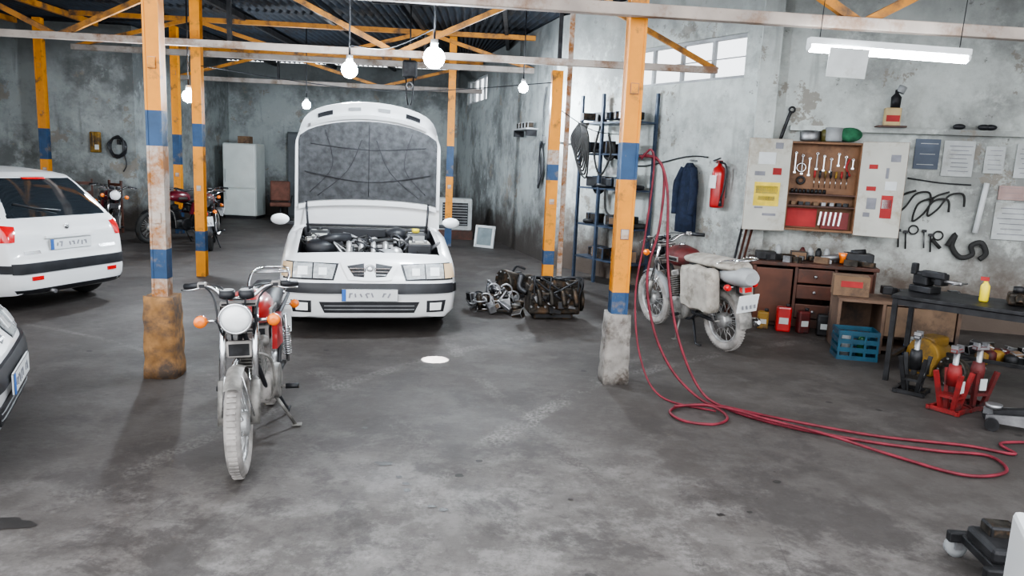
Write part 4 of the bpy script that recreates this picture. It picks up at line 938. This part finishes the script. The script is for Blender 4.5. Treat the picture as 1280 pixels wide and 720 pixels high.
b.tube([(.93,5.66,1.78),(.99,5.6,1.85),(1.02,5.6,1.7),(.99,5.6,1.2),(.95,5.6,.75),(1.0,5.5,.3),(1.15,5.35,.03),(1.5,5.1,.015)],r*.8,HOSE,sub=8,seg=8)
b.done()
def pframe(loc,rz,w,h,n):
    b=B(n)
    for s in (-1,1): b.box((s*w/2,0,h/2),(.05,.04,h),PAPER)
    for z in (.025,h-.025): b.box((0,0,z),(w,.04,.05),PAPER)
    b.box((0,.01,h/2),(w-.04,.01,h-.06),P('pane_grey',(.25,.3,.32),.2)); return b.done(loc=loc,rot=(-.15,0,rz))
pframe((-.62,15.0,0),-.5,.40,.45,'picture_frame')
b=B('window_air_cooler'); b.box((0,0,.55),(.75,.5,.7),OLDP,bev=.03); b.box((0,-.255,.56),(.58,.02,.52),DARKM,bev=.01); b.box((0,0,.1),(.8,.5,.2),WOOD)
for k in range(8): b.box((0,-.27,.34+.06*k),(.54,.02,.012),GREY)
b.done(loc=(-1.35,16.6,0),rot=(0,0,.1))
b=B('telephone'); b.box((0,-.06,0),(.2,.1,.42),OCH,bev=.02); b.box((-.02,-.13,.05),(.06,.05,.3),BLACK,bev=.02); b.box((.05,-.115,-.1),(.08,.01,.1),PAPER); b.done(loc=(-8.75,15.60,1.78))
b=B('cable_coil')
for k in range(6): b.tube([(.16*math.cos(a*.7854)+.02*math.sin(a*3+k),-.05-.02*k,.2*math.sin(a*.7854)+.03*math.cos(a*2+k)) for a in range(8)],.016,BLACK,sub=4,seg=6,closed=True)
b.box((0,-.03,.1),(.05,.08,.1),BLACK); b.tube([(.1,-.05,-.1),(.15,-.05,-.35),(.08,-.05,-.5)],.012,BLACK,sub=4); b.done(loc=(-8.3,15.64,1.7))
def stain(x,y,rx,ry,mt):
    b=B('oil_stain'); n=40; pts=[]
    for k in range(n):
        a=2*pi*k/n; q=1+.6*noise.noise(Vector((math.cos(a)*1.8+x*3,math.sin(a)*1.8+y*3,.3))); pts.append((rx*q*math.cos(a),ry*q*math.sin(a)))
    b.grid([[(px*.02,py*.02,.003) for px,py in pts],[(px,py,.003) for px,py in pts]],mt,closeu=True); b.done(loc=(x,y,0))
OIL=P('oil_wet',(.025,.022,.021),.45,0,.3)
for x,y,rx,ry in ((-.68,3.95,.05,.035),(-.57,3.78,.02,.015),(-.52,3.7,.025,.015),(-.5,3.62,.02,.02),(-.35,3.45,.025,.015),(-.29,3.42,.025,.02),(.15,4.4,.02,.015),(-.9,4.5,.02,.015),(.35,3.6,.015,.012),(-.2,5.0,.015,.015),(-2.25,3.1,.12,.05),(1.1,3.5,.02,.015),(-3.0,4.0,.05,.04)):
    stain(x,y,rx,ry,OIL)

# ------------------------------------------------------------ lights & world
w=bpy.data.worlds.new('world'); sc.world=w; w.use_nodes=True
bg=w.node_tree.nodes['Background']; bg.inputs[0].default_value=(.92,.96,1,1); bg.inputs[1].default_value=1.55
l=bpy.data.lights.new('overcast_sun','SUN'); l.energy=.6; l.angle=math.radians(50); l.color=(1,.96,.92)
lo=bpy.data.objects.new('overcast_sun',l); sc.collection.objects.link(lo); lo.rotation_euler=(math.radians(62),0,math.radians(-12))
l=bpy.data.lights.new('roof_hole_sunbeam','SPOT'); l.energy=12000; l.spot_size=math.radians(3.4); l.spot_blend=.15; l.shadow_soft_size=.01
lo=bpy.data.objects.new('roof_hole_sunbeam',l); sc.collection.objects.link(lo); lo.location=(-.64,6.22,4.0)
cam=bpy.data.cameras.new('camera'); cam.sensor_width=36; cam.lens=924/1280*36; cam.clip_start=.05
co=bpy.data.objects.new('camera',cam); sc.collection.objects.link(co)
co.matrix_world=Matrix.Translation((0,0,1.7))@Matrix.Rotation(math.radians(90-9.5),4,'X')@Matrix.Rotation(math.radians(2.5),4,'Z')
sc.camera=co
sc.view_settings.view_transform='AgX'
try: sc.view_settings.look='AgX - Medium High Contrast'
except Exception: pass
sc.view_settings.exposure=.85
